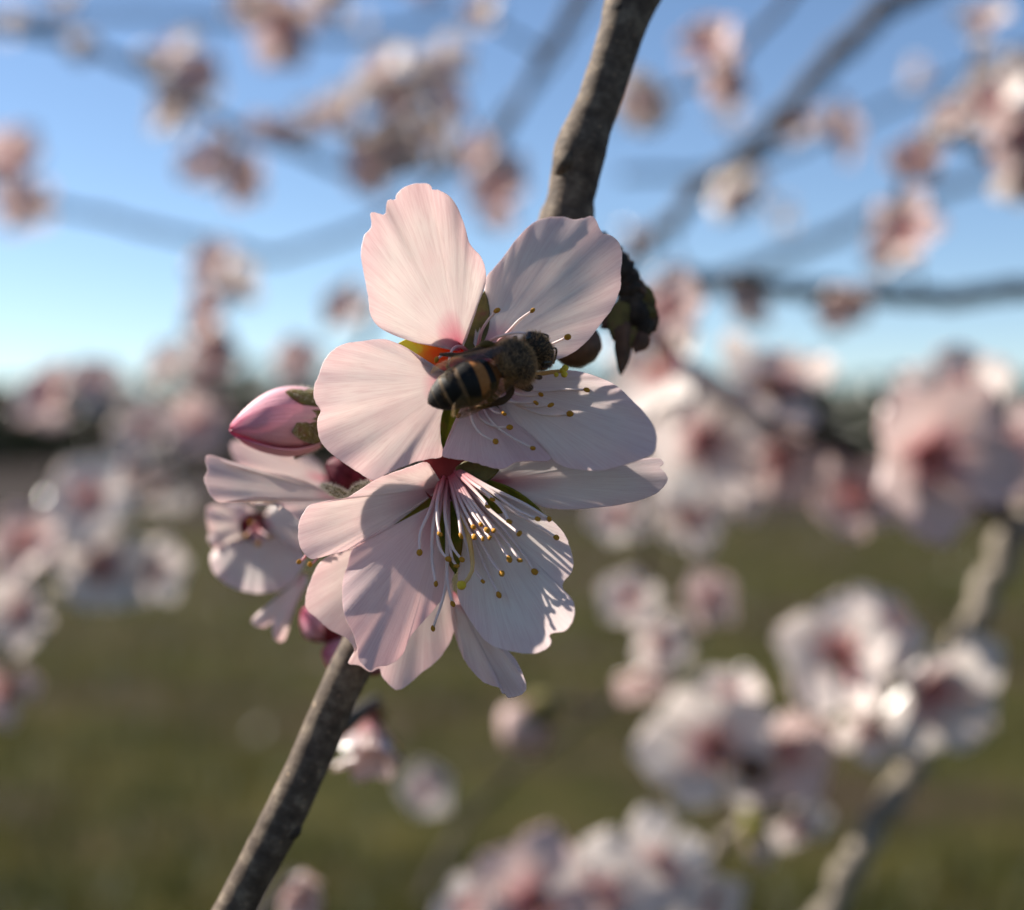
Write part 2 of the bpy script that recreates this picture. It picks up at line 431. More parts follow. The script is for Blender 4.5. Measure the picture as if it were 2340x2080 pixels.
def spur():
    root = [P(1318, 540, .171), P(1375, 575, .171), P(1425, 628, .1715), P(1448, 690, .172), P(1455, 742, .172)]
    path = resample(catmull(root, 8), 40)
    g = tube_geo(path, [.0021 - .0004 * i / 39 for i in range(40)], 14, lambda acc, a, t: 1 + .28 * mnoise.noise(Vector((math.cos(a) * 1.3, math.sin(a) * 1.3, acc * 900))) + .12 * math.sin(acc * 5200))
    sp = mesh_obj('spur', g[0], g[1], M['bark_dark'], branch, g[2])
    rg = random.Random(4)
    scales = [(1450, 655, 1492, 700, 40, .1712), (1440, 640, 1470, 670, 34, .1705), (1460, 720, 1496, 755, 60, .1716), (1452, 745, 1470, 795, 70, .1708), (1432, 735, 1425, 855, 42, .1700),
              (1440, 700, 1378, 752, 52, .1710), (1425, 690, 1398, 770, 46, .1700), (1430, 615, 1462, 640, 36, .1705), (1420, 740, 1405, 775, 30, .170), (1466, 690, 1500, 722, 34, .171), (1472, 760, 1452, 800, 40, .170)]
    for k, (x0, y0, x1, y1, wpx, d) in enumerate(scales):
        g = blade_geo(P(x0, y0, d), P(x1, y1, d - .0006), wpx * d / F, CAMDIR + Vector((rg.uniform(-.5, .5), 0, rg.uniform(-.5, .5))), curl=-.0008, cup=-.0007, ruf=.0002, seed=k)
        solid(mesh_obj('bud_scale', g[0], g[1], M['scale_brown'] if k % 3 else M['sepal_olive'], sp, g[2]), .00025)
    for (x, y, r) in ((1440, 660, .0016), (1455, 720, .0019), (1415, 735, .0014), (1470, 745, .0015)):
        knob(P(x, y, .1715), r, Vector((rg.uniform(-1, 1), -.5, rg.uniform(-1, 1))), 'bark_dark', sp, 'knot', .9)
spur()
# brown husk behind the right petals
hk0, hk1 = P(1246, 830, .1655), P(1368, 768, .1685)
g = lathe_geo(hk1, hk0 - hk1, [(0, .0004), (.0007, .0017), (.002, .0025), (.004, .0026), (.0056, .0017), (.0065, .0005)], 16, .03, 2)
mesh_obj('bud_husk', g[0], g[1], M['scale_brown'], branch, g[2])

# ------------------------------------------------------------------ traced petals
def petal(parent, base, d0, outline, nx, nz, curl=0.0, cup=0.0, ruf=0.35, mat='petal', tr=lambda x, y: (x, y), seed=0, thick=.00010, n=150, rings=18, curldir=None, name='petal', fold=None):
    """outline: open polyline in photo pixels round the petal from one side of its claw to the other.
    nx, nz: slope of the petal's depth to the right / upward; curl: extra depth (mm) at the tip; cup: extra depth (mm) at the sides"""
    bx, by = tr(*base)
    o = [Vector((*tr(*p), 0)) for p in outline]
    o = resample(catmull(o, 6), n)
    B = Vector((bx, by, 0)); rg = random.Random(seed * 7 + 3)
    far = max(o, key=lambda q: (q - B).length); cen = sum(o, Vector()) / len(o)
    ax = (cen - B).normalized(); ac = Vector((-ax.y, ax.x, 0))
    Lm = max((q - B).dot(ax) for q in o); Wm = max(abs((q - B).dot(ac)) for q in o)
    ph = [(rg.uniform(2.5, 6), rg.uniform(0, 6.28), rg.uniform(.5, 1)) for _ in range(3)] + [(rg.uniform(9, 15), rg.uniform(0, 6.28), .35)]
    for i, q in enumerate(o):
        if 4 < i < n - 5: q += (q - B).normalized() * (1.6 * mnoise.noise(Vector((i * .33, seed, 0))) + 1.2 * mnoise.noise(Vector((i * .9, seed, 4))))
    V = []; Fc = []; U = []
    mpp = d0 / F
    for j in range(rings + 1):
        s = 0.015 + 0.985 * (j / rings) ** .85
        for i, q in enumerate(o):
            f = i / (n - 1); p = B.lerp(q, s)
            a = (p - B).dot(ax) / Lm; b = (p - B).dot(ac) / Wm
            X = (p.x - bx) * mpp; Z = -(p.y - by) * mpp
            d = d0 + nx * X + nz * Z + .001 * curl * max(0, a) ** 2 + .001 * cup * b * b
            d += .001 * ruf * s ** 3 * sum(w_ * math.sin(k * f * 6.28 + h) for k, h, w_ in ph)
            d += .001 * .10 * math.sin(b * 7 + seed) * a + .00028 * mnoise.noise(Vector((p.x * .011, p.y * .011, seed * 3.1))) * a
            if fold: d += fold(p.x, p.y, s)
            V.append(P(p.x, p.y, d)); U.append((f, s))
    for j in range(rings):
        for i in range(n - 1):
            a = j * n + i; Fc.append((a, a + n, a + n + 1, a + 1))
    ob = mesh_obj(name, V, Fc, M[mat], parent, U)
    return solid(ob, thick)

# ---- the blossom with the bee
UC = (1075, 850); UD = .1570
U = thing('almond_blossom', P(*UC, UD + .008), 'sharp open pale pink almond blossom with the honey bee on it', 'blossom')
petal(U, (852, 1030), UD, pts('830 1015, 740 998, 650 988, 560 966, 470 930, 400 890, 358 830, 345 730, 325 620, 305 500, 318 400, 362 332, 358 258, 400 262, 438 266, 448 200, 466 184, 494 188, 506 152, 560 110, 640 94, 690 104, 698 130, 740 134, 800 170, 845 240, 880 330, 908 430, 960 488, 990 550, 1000 620, 988 680, 960 750, 935 830, 900 930, 875 1000'),
      .26, -.24, -.6, -1.4, .32, tr=C1, seed=1)
petal(U, (965, 1045), UD, pts('930 985, 945 880, 965 780, 990 700, 1002 618, 1050 560, 1100 500, 1150 430, 1210 360, 1280 305, 1360 284, 1430 282, 1480 296, 1540 290, 1588 278, 1616 310, 1630 345, 1652 374, 1700 390, 1740 430, 1757 500, 1748 590, 1746 680, 1702 790, 1642 870, 1582 950, 1520 1010, 1450 1055, 1380 1076, 1320 1084, 1200 1090, 1080 1085'),
      -.16, .16, .8, .5, .16, tr=C1, seed=2)
petal(U, (840, 1190), UD, pts('760 1180, 690 1150, 640 1090, 570 1020, 505 985, 430 962, 330 970, 210 990, 140 1030, 95 1090, 70 1160, 45 1220, 42 1280, 60 1330, 82 1362, 62 1410, 64 1470, 80 1530, 130 1590, 210 1650, 300 1710, 370 1746, 440 1714, 560 1662, 660 1632, 752 1616, 748 1560, 746 1480, 752 1400, 770 1330, 800 1260'),
      .34, .02, -.3, -1.0, .30, tr=C1, seed=3)
petal(U, (1010, 1200), UD, pts('1110 1200, 1220 1190, 1350 1152, 1440 1135, 1530 1145, 1640 1180, 1730 1225, 1800 1290, 1870 1360, 1922 1430, 1947 1500, 1942 1570, 1920 1604, 1850 1636, 1760 1664, 1650 1692, 1540 1690, 1450 1676, 1390 1648, 1330 1590, 1250 1525, 1150 1430, 1080 1350, 1030 1280'),
      -.30, .26, -4.8, .2, .22, tr=C1, seed=4)
petal(U, (930, 1270), UD, pts('870 1330, 820 1430, 780 1530, 756 1606, 800 1625, 880 1636, 960 1655, 1040 1678, 1100 1682, 1160 1650, 1230 1640, 1340 1640, 1360 1600, 1290 1530, 1200 1450, 1100 1370, 1010 1300'),
      .05, .75, -.8, .3, .2, 'petal_pink_shade', tr=C1, seed=5)
def calyx_cup(parent, c3, root, r=.0026, mat='calyx'):
    ax = root - c3; L = ax.length
    g = lathe_geo(c3, ax, [(.0012, r * .25), (.0010, r * .7), (0, r), (L * .25, r * .95), (L * .55, r * .8), (L * .8, r * .5), (L, r * .35)], 18, .03, 1)
    return mesh_obj('calyx_cup', g[0], g[1], M[mat], parent, g[2])
uc3 = P(1062, 838, UD + .0004)
calyx_cup(U, uc3, nearest(hpath, P(1100, 900, .172)), .0030)
def sepal(parent, tr, b, db, t, dt, wpx, mat='sepal', curl=.0, face=None, cup=.0005):
    p0, p1 = P(*tr(*b), db), P(*tr(*t), dt)
    g = blade_geo(p0, p1, wpx * db / F, face or CAMDIR, curl, cup, 10, 7)
    return solid(mesh_obj('sepal', g[0], g[1], M[mat], parent, g[2]), .0003)
sepal(U, C1, (900, 1100), UD + .0004, (512, 984), UD - .0004, 92, 'sepal_orange')
sepal(U, C1, (915, 1030), UD + .0004, (990, 695), UD + .0012, 56, 'sepal_olive')
sepal(U, C1, (900, 1230), UD + .0003, (760, 1584), UD - .0012, 66, 'sepal')
sepal(U, C1, (960, 1250), UD - .0002, (1130, 1470), UD - .0012, 80, 'sepal_olive')

# anther: two lobes
def anther_mesh():
    bm = bmesh.new(); bmesh.ops.create_uvsphere(bm, u_segments=10, v_segments=7, radius=1.0)
    for v in bm.verts:
        gr = 1 - .22 * math.exp(-(v.co.x / .28) ** 2)
        v.co = Vector((v.co.x * .95, v.co.y * .72 * gr, v.co.z * 1.15))
        v.co *= 1 + .05 * mnoise.noise(v.co * 3)
    me = bpy.data.meshes.new('anther'); bm.to_mesh(me); bm.free()
    me.polygons.foreach_set('use_smooth', [True] * len(me.polygons)); me.materials.append(M['anther']); return me
AM = anther_mesh()
def stamen(parent, tr, path, r=.00019, size=.00037, anther=True, mat='filament'):
    """path: (x, y, depth) from the cup to the anther"""
    c = [P(*tr(x, y), d) for x, y, d in path]
    if len(c) == 2:
        m = c[0].lerp(c[1], .5) + Vector((random.uniform(-1, 1), random.uniform(-1, 1), .6)) * (c[1] - c[0]).length * .05; c = [c[0], m, c[1]]
    q = resample(catmull(c, 6), 14)
    g = tube_geo(q, [r * (1.25 - .6 * i / 13) for i in range(14)], 7)
    o = mesh_obj('stamen', g[0], g[1], M[mat], parent, g[2])
    if anther:
        an = bpy.data.objects.new('anther', AM); col.objects.link(an); an.parent = o
        an.location = q[-1] - wpos(o)
        dr = (q[-1] - q[-3]).normalized() + Vector((random.uniform(-.5, .5), random.uniform(-.5, .5), random.uniform(-.5, .5)))
        an.rotation_euler = (dr.to_track_quat('Z', 'Y') @ Matrix.Rotation(random.uniform(0, 6), 3, 'Z').to_quaternion()).to_euler()
        s = size * random.uniform(.85, 1.12); an.scale = (s, s, s)
    return o
D = UD
for pth in ([(720, 640, D), (760, 440, D - .002), (830, 310, D - .003), (918, 212, D - .0042)],
            [(800, 640, D), (1020, 430, D - .002), (1130, 310, D - .003), (1265, 212, D - .0038)],
            [(800, 700, D), (1250, 620, D - .003), (1450, 540, D - .004), (1606, 470, D - .0052)],
            [(760, 800, D), (1280, 984, D - .003), (1550, 982, D - .0045), (1792, 984, D - .0055)],
            [(740, 860, D), (1000, 1080, D - .003), (1180, 1110, D - .004), (1298, 1110, D - .0052)],
            [(740, 880, D), (1100, 1110, D - .003), (1300, 1150, D - .0045), (1442, 1132, D - .0058)],
            [(740, 900, D), (1100, 1120, D - .0025), (1380, 1225, D - .004), (1628, 1218, D - .0052)],
            [(690, 930, D), (740, 1235, D - .002), (900, 1340, D - .0036), (1042, 1348, D - .0046)],
            [(660, 930, D), (660, 1220, D - .003), (750, 1400, D - .005), (905, 1486, D - .0066)],
            [(700, 930, D), (840, 1260, D - .0025), (1040, 1430, D - .005), (1268, 1552, D - .0066)],
            [(700, 600, D), (900, 480, D - .003), (1100, 430, D - .005), (1238, 440, D - .0062)],
            [(820, 700, D), (1150, 640, D - .003), (1330, 600, D - .0045), (1440, 620, D - .0055)], [(640, 700, D), (500, 640, D - .002), (400, 640, D - .003), (330, 690, D - .004)],
            [(700, 900, D), (820, 1120, D - .002), (900, 1200, D - .0035), (985, 1215, D - .005)], [(780, 860, D), (1050, 1000, D - .003), (1200, 1040, D - .0045), (1345, 1030, D - .0055)],
            [(640, 620, D), (560, 560, D - .002), (480, 600, D - .003), (440, 760, D - .0045)],
            [(680, 900, D), (600, 1120, D - .002), (560, 1200, D - .003), (545, 1235, D - .0042)]):
    stamen(U, C4, pth, .00020)
ps = stamen(U, C4, [(760, 780, D), (1250, 830, D - .003), (1420, 815, D - .0045), (1560, 800, D - .0055)], .00034, anther=False, mat='pistil'); ps.name = 'pistil'
for i, (x, y) in enumerate(((1560, 800), (1580, 775), (1572, 832), (1495, 838))):
    knob(P(*C4(x, y), D - .0056), .00042 if i < 3 else .0003, Vector((1, -.3, .1)), 'stigma', ps, 'stigma', .9)

# ---- the hanging blossom below
LD = .1585
LC = (1035, 1105)
Lb = thing('almond_blossom', P(*LC, LD + .008), 'sharp almond blossom hanging below the bee, its long ochre-tipped stamens showing', 'blossom')
def lipfold(x, y, s):               # the lower edge of the left petal rolls away
    t = max(0.0, (y - (1232 + (1000 - x) * -.06)) / 40)
    return 0.0
petal(Lb, (830, 250), LD, pts('790 210, 762 150, 738 126, 640 156, 500 206, 400 270, 330 308, 220 325, 150 345, 115 390, 95 440, 93 510, 110 570, 152 616, 190 612, 270 590, 345 568, 440 520, 512 492, 545 452, 605 404, 690 350, 760 300, 800 275'),
      .24, -.18, -1.6, -.6, .20, 'petal_red', tr=C3, seed=11)
petal(Lb, (1060, 225), LD, pts('1030 190, 1080 150, 1160 118, 1260 92, 1360 80, 1450 90, 1560 110, 1650 120, 1750 112, 1830 108, 1880 104, 1928 110, 1950 132, 1925 152, 1955 178, 1968 212, 1946 252, 1900 290, 1820 320, 1700 345, 1600 356, 1480 366, 1370 360, 1320 345, 1250 308, 1170 275, 1100 255'),
      -.18, .30, -.2, .4, .18, 'petal_red', tr=C3, seed=12)
petal(Lb, (860, 300), LD, pts('800 340, 740 390, 640 430, 500 490, 375 560, 345 640, 322 720, 316 800, 326 900, 368 990, 390 1060, 402 1130, 455 1184, 492 1164, 560 1152, 622 1100, 662 1010, 722 940, 800 850, 850 770, 885 690, 905 600, 905 480, 890 370'),
      .10, .30, -.8, 1.0, .20, 'petal_pink_shade', tr=C3, seed=13)  # shaded part as its own petal; right edge follows the shadow boundary
petal(Lb, (960, 300), LD, pts('930 400, 935 500, 918 600, 904 700, 902 800, 930 870, 980 950, 1040 1030, 1110 1070, 1200 1090, 1280 1098, 1348 1076, 1378 1040, 1366 1000, 1400 992, 1450 980, 1486 930, 1496 860, 1476 812, 1442 780, 1436 738, 1470 700, 1488 650, 1480 590, 1450 500, 1400 440, 1340 390, 1260 350, 1150 300, 1050 270'),
      -.42, .30, -3.4, .2, .16, tr=C3, seed=14)
lc3 = P(1036, 1086, LD + .0002)
calyx_cup(Lb, lc3, nearest(hpath, P(1010, 1110, .172)), .0040)
sepal(Lb, C3, (800, 330), LD + .0002, (560, 462), LD + .0006, 60, 'sepal')
sepal(Lb, C3, (850, 330), LD - .0006, (890, 690), LD - .0035, 52, 'sepal')
sepal(Lb, C3, (980, 250), LD - .0004, (1140, 390), LD - .0024, 42, 'sepal')
sepal(Lb, C3, (1020, 240), LD - .0004, (1340, 395), LD - .0030, 46, 'sepal')
sepal(Lb, C3, (900, 190), LD - .0002, (1110, 165), LD - .0020, 60, 'sepal_olive')
D = LD
Lst = [[(300, 330, 0), (200, 560, 2.5), (95, 800, 4.5), (85, 1012, 6)], [(320, 360, 0), (230, 700, 3), (215, 1080, 4.5), (255, 1338, 6.5)],
       [(340, 300, 0), (270, 480, 3), (270, 680, 5), (295, 820, 6.5)], [(350, 340, 0), (270, 760, 3), (300, 980, 5), (385, 1080, 6)],
       [(370, 340, 0), (350, 620, 3), (420, 940, 5), (525, 1085, 6.2)], [(380, 400, 0), (390, 800, 3), (420, 1060, 5), (470, 1150, 6)],
       [(400, 300, 0), (470, 520, 3), (500, 700, 5), (515, 842, 6.5)], [(420, 290, 0), (520, 500, 3), (600, 660, 5), (645, 748, 6)],
       [(430, 280, 0), (560, 480, 3), (660, 640, 5), (722, 722, 6)], [(440, 270, 0), (600, 480, 3.2), (720, 680, 5), (785, 780, 6.2)],
       [(450, 260, 0), (620, 460, 3), (780, 680, 4.5), (852, 785, 5.6)], [(410, 330, 0), (520, 600, 3), (610, 800, 5), (652, 850, 6.4)],
       [(420, 330, 0), (560, 600, 3), (690, 800, 5), (742, 872, 6.6)], [(430, 330, 0), (620, 600, 3), (760, 800, 5), (815, 857, 6)],
       [(470, 230, 0), (740, 360, 3), (930, 540, 4.6), (1015, 690, 6)], [(460, 240, 0), (620, 330, 3), (760, 480, 4.5), (790, 535, 5.6)],
       [(470, 225, 0), (650, 300, 3), (780, 390, 4.5), (842, 460, 5.6)], [(470, 220, 0), (760, 330, 3), (1080, 560, 4.5), (1312, 664, 5.8)],
       [(470, 215, 0), (800, 330, 3), (1180, 510, 4.5), (1430, 665, 5.6)], [(470, 240, 0), (880, 480, 3), (1260, 700, 4.2), (1505, 855, 5.2)],
       [(450, 280, 0), (760, 520, 2.6), (1000, 720, 4), (1120, 815, 5.4)], [(440, 330, 0), (700, 600, 2.6), (900, 900, 4), (1017, 1080, 5.6)],
       [(440, 330, 0), (760, 640, 2.6), (1000, 920, 4), (1125, 1094, 5.4)], [(430, 360, 0), (640, 760, 2.6), (820, 1080, 4), (938, 1230, 5.6)],
       [(450, 320, 0), (860, 660, 2.4), (1120, 980, 3.6), (1280, 1212, 4.8)], [(400, 380, 0), (540, 800, 3), (640, 1150, 4.6), (742, 1312, 6.2)],
       [(410, 380, 0), (640, 860, 2.8), (780, 1200, 4), (908, 1452, 5.4)], [(370, 420, 0), (380, 900, 3), (375, 1300, 5), (430, 1546, 6.4)],
       [(360, 420, 0), (370, 1000, 3), (350, 1400, 4.6), (225, 1800, 6)]]
for pth in Lst:
    stamen(Lb, C5, [(x, y - (70 if z == 0 else 0), D - .001 * z * (1.0 + .55 * max(0, min(1, (x - 600) / 400)))) for x, y, z in pth], .00023)
ps = stamen(Lb, C5, [(420, 360, D), (560, 700, D - .003), (630, 1050, D - .0055), (625, 1220, D - .007), (535, 1350, D - .0078)], .00034, anther=False, mat='pistil'); ps.name = 'pistil'
knob(P(*C5(522, 1352), D - .0079), .00058, Vector((-.6, -.5, -.5)), 'stigma', ps, 'stigma', .9)

# ---- the blossom tucked behind the hanging one
KD = .1655
K = thing('almond_blossom', P(850, 1170, KD + .004), 'half-hidden almond blossom behind the hanging one, one pale petal stretched out below the pink bud', 'blossom')
petal(K, (960, 860), KD, pts('900 836, 800 800, 700 756, 600 716, 450 690, 320 678, 200 632, 120 590, 84 594, 78 630, 92 678, 70 728, 80 772, 120 850, 165 876, 210 874, 270 862, 330 850, 390 845, 470 856, 520 880, 590 930, 650 990, 690 960, 760 920, 860 890'),
      .10, .5, -1.5, .6, .35, tr=C2, seed=21)
petal(K, (560, 890), KD - .001, pts('500 868, 430 856, 350 850, 335 862, 356 885, 388 900, 420 884, 462 868, 510 900, 530 930'), .1, .2, 0, 0, .1, tr=C2, seed=22, name='petal', n=40, rings=6)
petal(K, (760, 440), .1645, pts('640 480, 500 500, 370 560, 270 590, 200 640, 150 740, 128 830, 140 880, 172 905, 250 975, 338 1020, 378 1086, 345 1148, 400 1156, 455 1190, 505 1172, 520 1215, 588 1282, 650 1255, 722 1192, 780 1150, 840 1080, 878 1000, 892 920, 880 800, 850 600'),
      .12, .12, -1.0, -.6, .30, tr=C3, seed=23)  # includes the sunlit part, set behind the pinker shaded petal
petal(K, (880, 780), .1640, pts('868 830, 872 900, 886 990, 915 1080, 950 1152, 1030 1240, 1122 1274, 1126 1296, 1146 1300, 1160 1322, 1222 1306, 1250 1272, 1232 1200, 1182 1112, 1100 1060, 1020 980, 960 900, 920 850'),
      -.30, .50, -1.2, .5, .40, tr=C3, seed=24)
calyx_cup(K, P(850, 1130, KD + .0012), nearest(hpath, P(960, 1180, .172)), .0028)
# downy sepals at its back
def fuzz(parent, p0, p1, width, n, ln, mat='fuzz', seed=1, face=CAMDIR):
    rg = random.Random(seed); V = []; Fc = []
    t = (p1 - p0).normalized(); s = t.cross(face).normalized()
    for i in range(n):
        u = rg.random(); v = rg.uniform(-1, 1)
        b = p0.lerp(p1, u) + s * (v * width * .5 * math.sin(math.pi * min(1, .2 + .75 * u))) + face * rg.uniform(0, .0003)
        dr = (s * v * 1.2 + face * rg.uniform(.1, .8) + Vector((rg.gauss(0, .4), rg.gauss(0, .4), rg.gauss(0, .4)))).normalized()
        e = dr.cross(face + Vector((.01, .3, .2))).normalized() * .000018
        n0 = len(V); V += [b - e, b + e, b + dr * ln * rg.uniform(.5, 1.2)]; Fc.append((n0, n0 + 1, n0 + 2))
    o = mesh_obj('down', V, Fc, M[mat], parent, smooth=False); o['kind'] = 'stuff'; return o
for (b, t, wpx, m) in (((950, 846), (785, 768), 20, 'sepal_olive'), ((955, 846), (1085, 748), 22, 'sepal_olive')):
    s_ = sepal(K, C2, b, .1605, t, .1600, wpx, m)
    fuzz(s_, P(*C2(*b), .1602), P(*C2(*t), .1597), (wpx + 5) * .16 / F, 900, .00055, seed=wpx)

# ---- pink bud
def bud(root_px, tip_px, d0, d1, rad, label, group=None, cup_mat='sepal_olive', sepals=None, mat='bud', root=None, seed=0, down=False, roll=0.0, stalk=None):
    p0, p1 = P(*root_px, d0), P(*tip_px, d1)
    B = thing('almond_bud', root or p0, label, 'bud', group)
    ax = p1 - p0; L = ax.length; t = ax.normalized(); s = t.cross(CAMDIR).normalized(); b = s.cross(t)   # b: towards the camera
    rg = random.Random(seed)
    prof = lambda u: rad * (math.sin(math.pi * min(1, .20 + .66 * u)) ** .9 * (1 - u ** 4) ** .55 * (1.0 - .18 * u) + .015)
    for k in range(5):
        a0 = roll + k * 2 * math.pi / 5 + rg.uniform(-.15, .15); nu, nv = 16, 13; V = []; Fc = []; Uv = []
        for i in range(nu):
            u = i / (nu - 1); half = 0.95 * (1 - .22 * u)
            for j in range(nv):
                v = j / (nv - 1) * 2 - 1
                uu = min(1.0, u * (1.0 - .16 * v * v + .03 * math.sin(7 * v + k)))
                a = a0 + half * v + .5 * u
                r = prof(uu) * (1 + .115 * v + .03 * (1 - v * v) + .012 * math.sin(9 * v + 3 * u + k)) + rad * .03 * v
                V.append(p0 + t * (L * uu) + (s * math.sin(a) + b * math.cos(a)) * r); Uv.append((j / (nv - 1), u))
        for i in range(nu - 1):
            for j in range(nv - 1):
                q = i * nv + j; Fc.append((q, q + 1, q + nv + 1, q + nv))
        solid(mesh_obj('petal', V, Fc, M[mat], B, Uv), .00015)
    g = lathe_geo(p0 - t * rad * .9, t, [(0, rad * .3), (rad * .3, rad * .62), (rad * .9, rad * .72), (rad * 1.1, rad * .5)], 14, .03, seed)
    mesh_obj('calyx_cup', g[0], g[1], M[cup_mat], B, g[2])
    sq = stalk or (hpath if d0 < .2 else None)
    if sq:
        c0 = p0 - t * rad * .8; e0 = nearest(sq, c0); mid_ = c0.lerp(e0, .45) - t * min(.004, (c0 - e0).length * .3)
        g = tube_geo(resample(catmull([c0, mid_, e0], 6), 12), [max(.0007, rad * .24)] * 12, 8); mesh_obj('pedicel', g[0], g[1], M[cup_mat], B, g[2])
    for k in range(5):
        a = roll + .35 + k * 2 * math.pi / 5; dr = s * math.sin(a) + b * math.cos(a)
        q0 = p0 - t * rad * .1 + dr * rad * .72; q1 = p0 + t * L * .38 + dr * rad * 1.12
        g = blade_geo(q0, q1, rad * .98, dr, curl=-rad * .06, cup=-rad * .12, nu=8, nv=5)
        so_ = solid(mesh_obj('sepal', g[0], g[1], M[cup_mat], B, g[2]), .0003)
        if down: fuzz(so_, q0, q1, rad * .9, 260, .00028, seed=k, face=dr)
    return B
bud((745, 955), (524, 984), .1665, .1640, .00425, 'tight pink almond bud with olive sepals beside the blossom with the bee', down=True, seed=3, roll=1.85,
    root=P(742, 968, .1665))

# bud in place of a dark red calyx, shade put into its crimson, and the stalks that hold the buds
bud((812, 1090), (745, 1060), .1740, .1725, .0024, 'almond bud coloured dark crimson for shade, between the pink bud and the branch', cup_mat='crimson', mat='crimson', seed=5)
bud((752, 1440), (690, 1395), .1850, .1830, .0026, 'blurred magenta-pink bud above its twin behind the lower branch', mat='bud', cup_mat='calyx', seed=6)
bud((790, 1500), (738, 1488), .1850, .1830, .0022, 'blurred small pink bud touching the lower branch just under the blossoms', mat='bud', cup_mat='calyx', seed=7)

# ---- blurred blossom at the left, behind
BD = .192
Bf = thing('almond_blossom', P(600, 1190, BD + .006), 'softly blurred blossom behind the stretched-out petal, facing down and away from the branch', 'blossom')
petal(Bf, (400, 1010), BD, pts('380 930, 300 880, 180 890, 96 900, 84 960, 100 1050, 96 1110, 150 1165, 260 1150, 330 1100'), -.1, .2, -1, .5, .4, tr=C2, seed=31, n=50, rings=10)
petal(Bf, (400, 1040), BD, pts('300 1090, 160 1150, 112 1200, 116 1280, 170 1350, 260 1402, 380 1432, 480 1424, 560 1402, 640 1330, 690 1200, 600 1120, 480 1060'), .0, .5, -1.5, .5, .4, tr=C2, seed=32, n=50, rings=10)
petal(Bf, (430, 1010), BD, pts('440 950, 500 890, 600 860, 690 960, 700 1080, 660 1170, 560 1160, 480 1080'), -.3, .1, 0, .5, .4, tr=C2, seed=33, n=50, rings=10)
petal(Bf, (690, 1310), BD - .004, pts('706 1340, 690 1390, 630 1500, 590 1600, 566 1706, 532 1728, 492 1696, 486 1612, 446 1642, 376 1628, 364 1592, 430 1530, 505 1488, 562 1430, 612 1375, 660 1320'), .1, .3, 0, .5, .3, tr=C2, seed=34, n=50, rings=10)
petal(Bf, (820, 740), BD + .004, pts('780 640, 700 590, 600 575, 450 540, 330 505, 235 512, 250 600, 320 690, 450 740, 620 790, 760 820'), .2, .1, 0, 0, .4, tr=C2, seed=35, n=50, rings=10)
calyx_cup(Bf, P(*C2(400, 1030), BD - .0006), P(520, 1200, .202), .0022)
for (x, y) in ((330, 1080), (400, 1130), (470, 1090), (360, 1000)):
    stamen(Bf, C2, [(400, 1030, BD - .001), (x, y, BD - .006)], .0002)
for (x, y, xa, ya) in ((700, 1190, 650, 1240), (770, 1210, 718, 1255)):
    stamen(Bf, C2, [(xa + 80, ya - 105, .1625), (xa + 50, ya - 50, .1608), (xa + 22, ya - 14, .1604), (xa, ya, .1600)], .0002)
g = tube_geo(resample(catmull([P(520, 1200, .202), P(700, 1230, .200), nearest(hpath, P(950, 1230, .172))], 6), 12), [.0009] * 12, 8)
mesh_obj('pedicel', g[0], g[1], M['sepal_olive'], Bf, g[2])

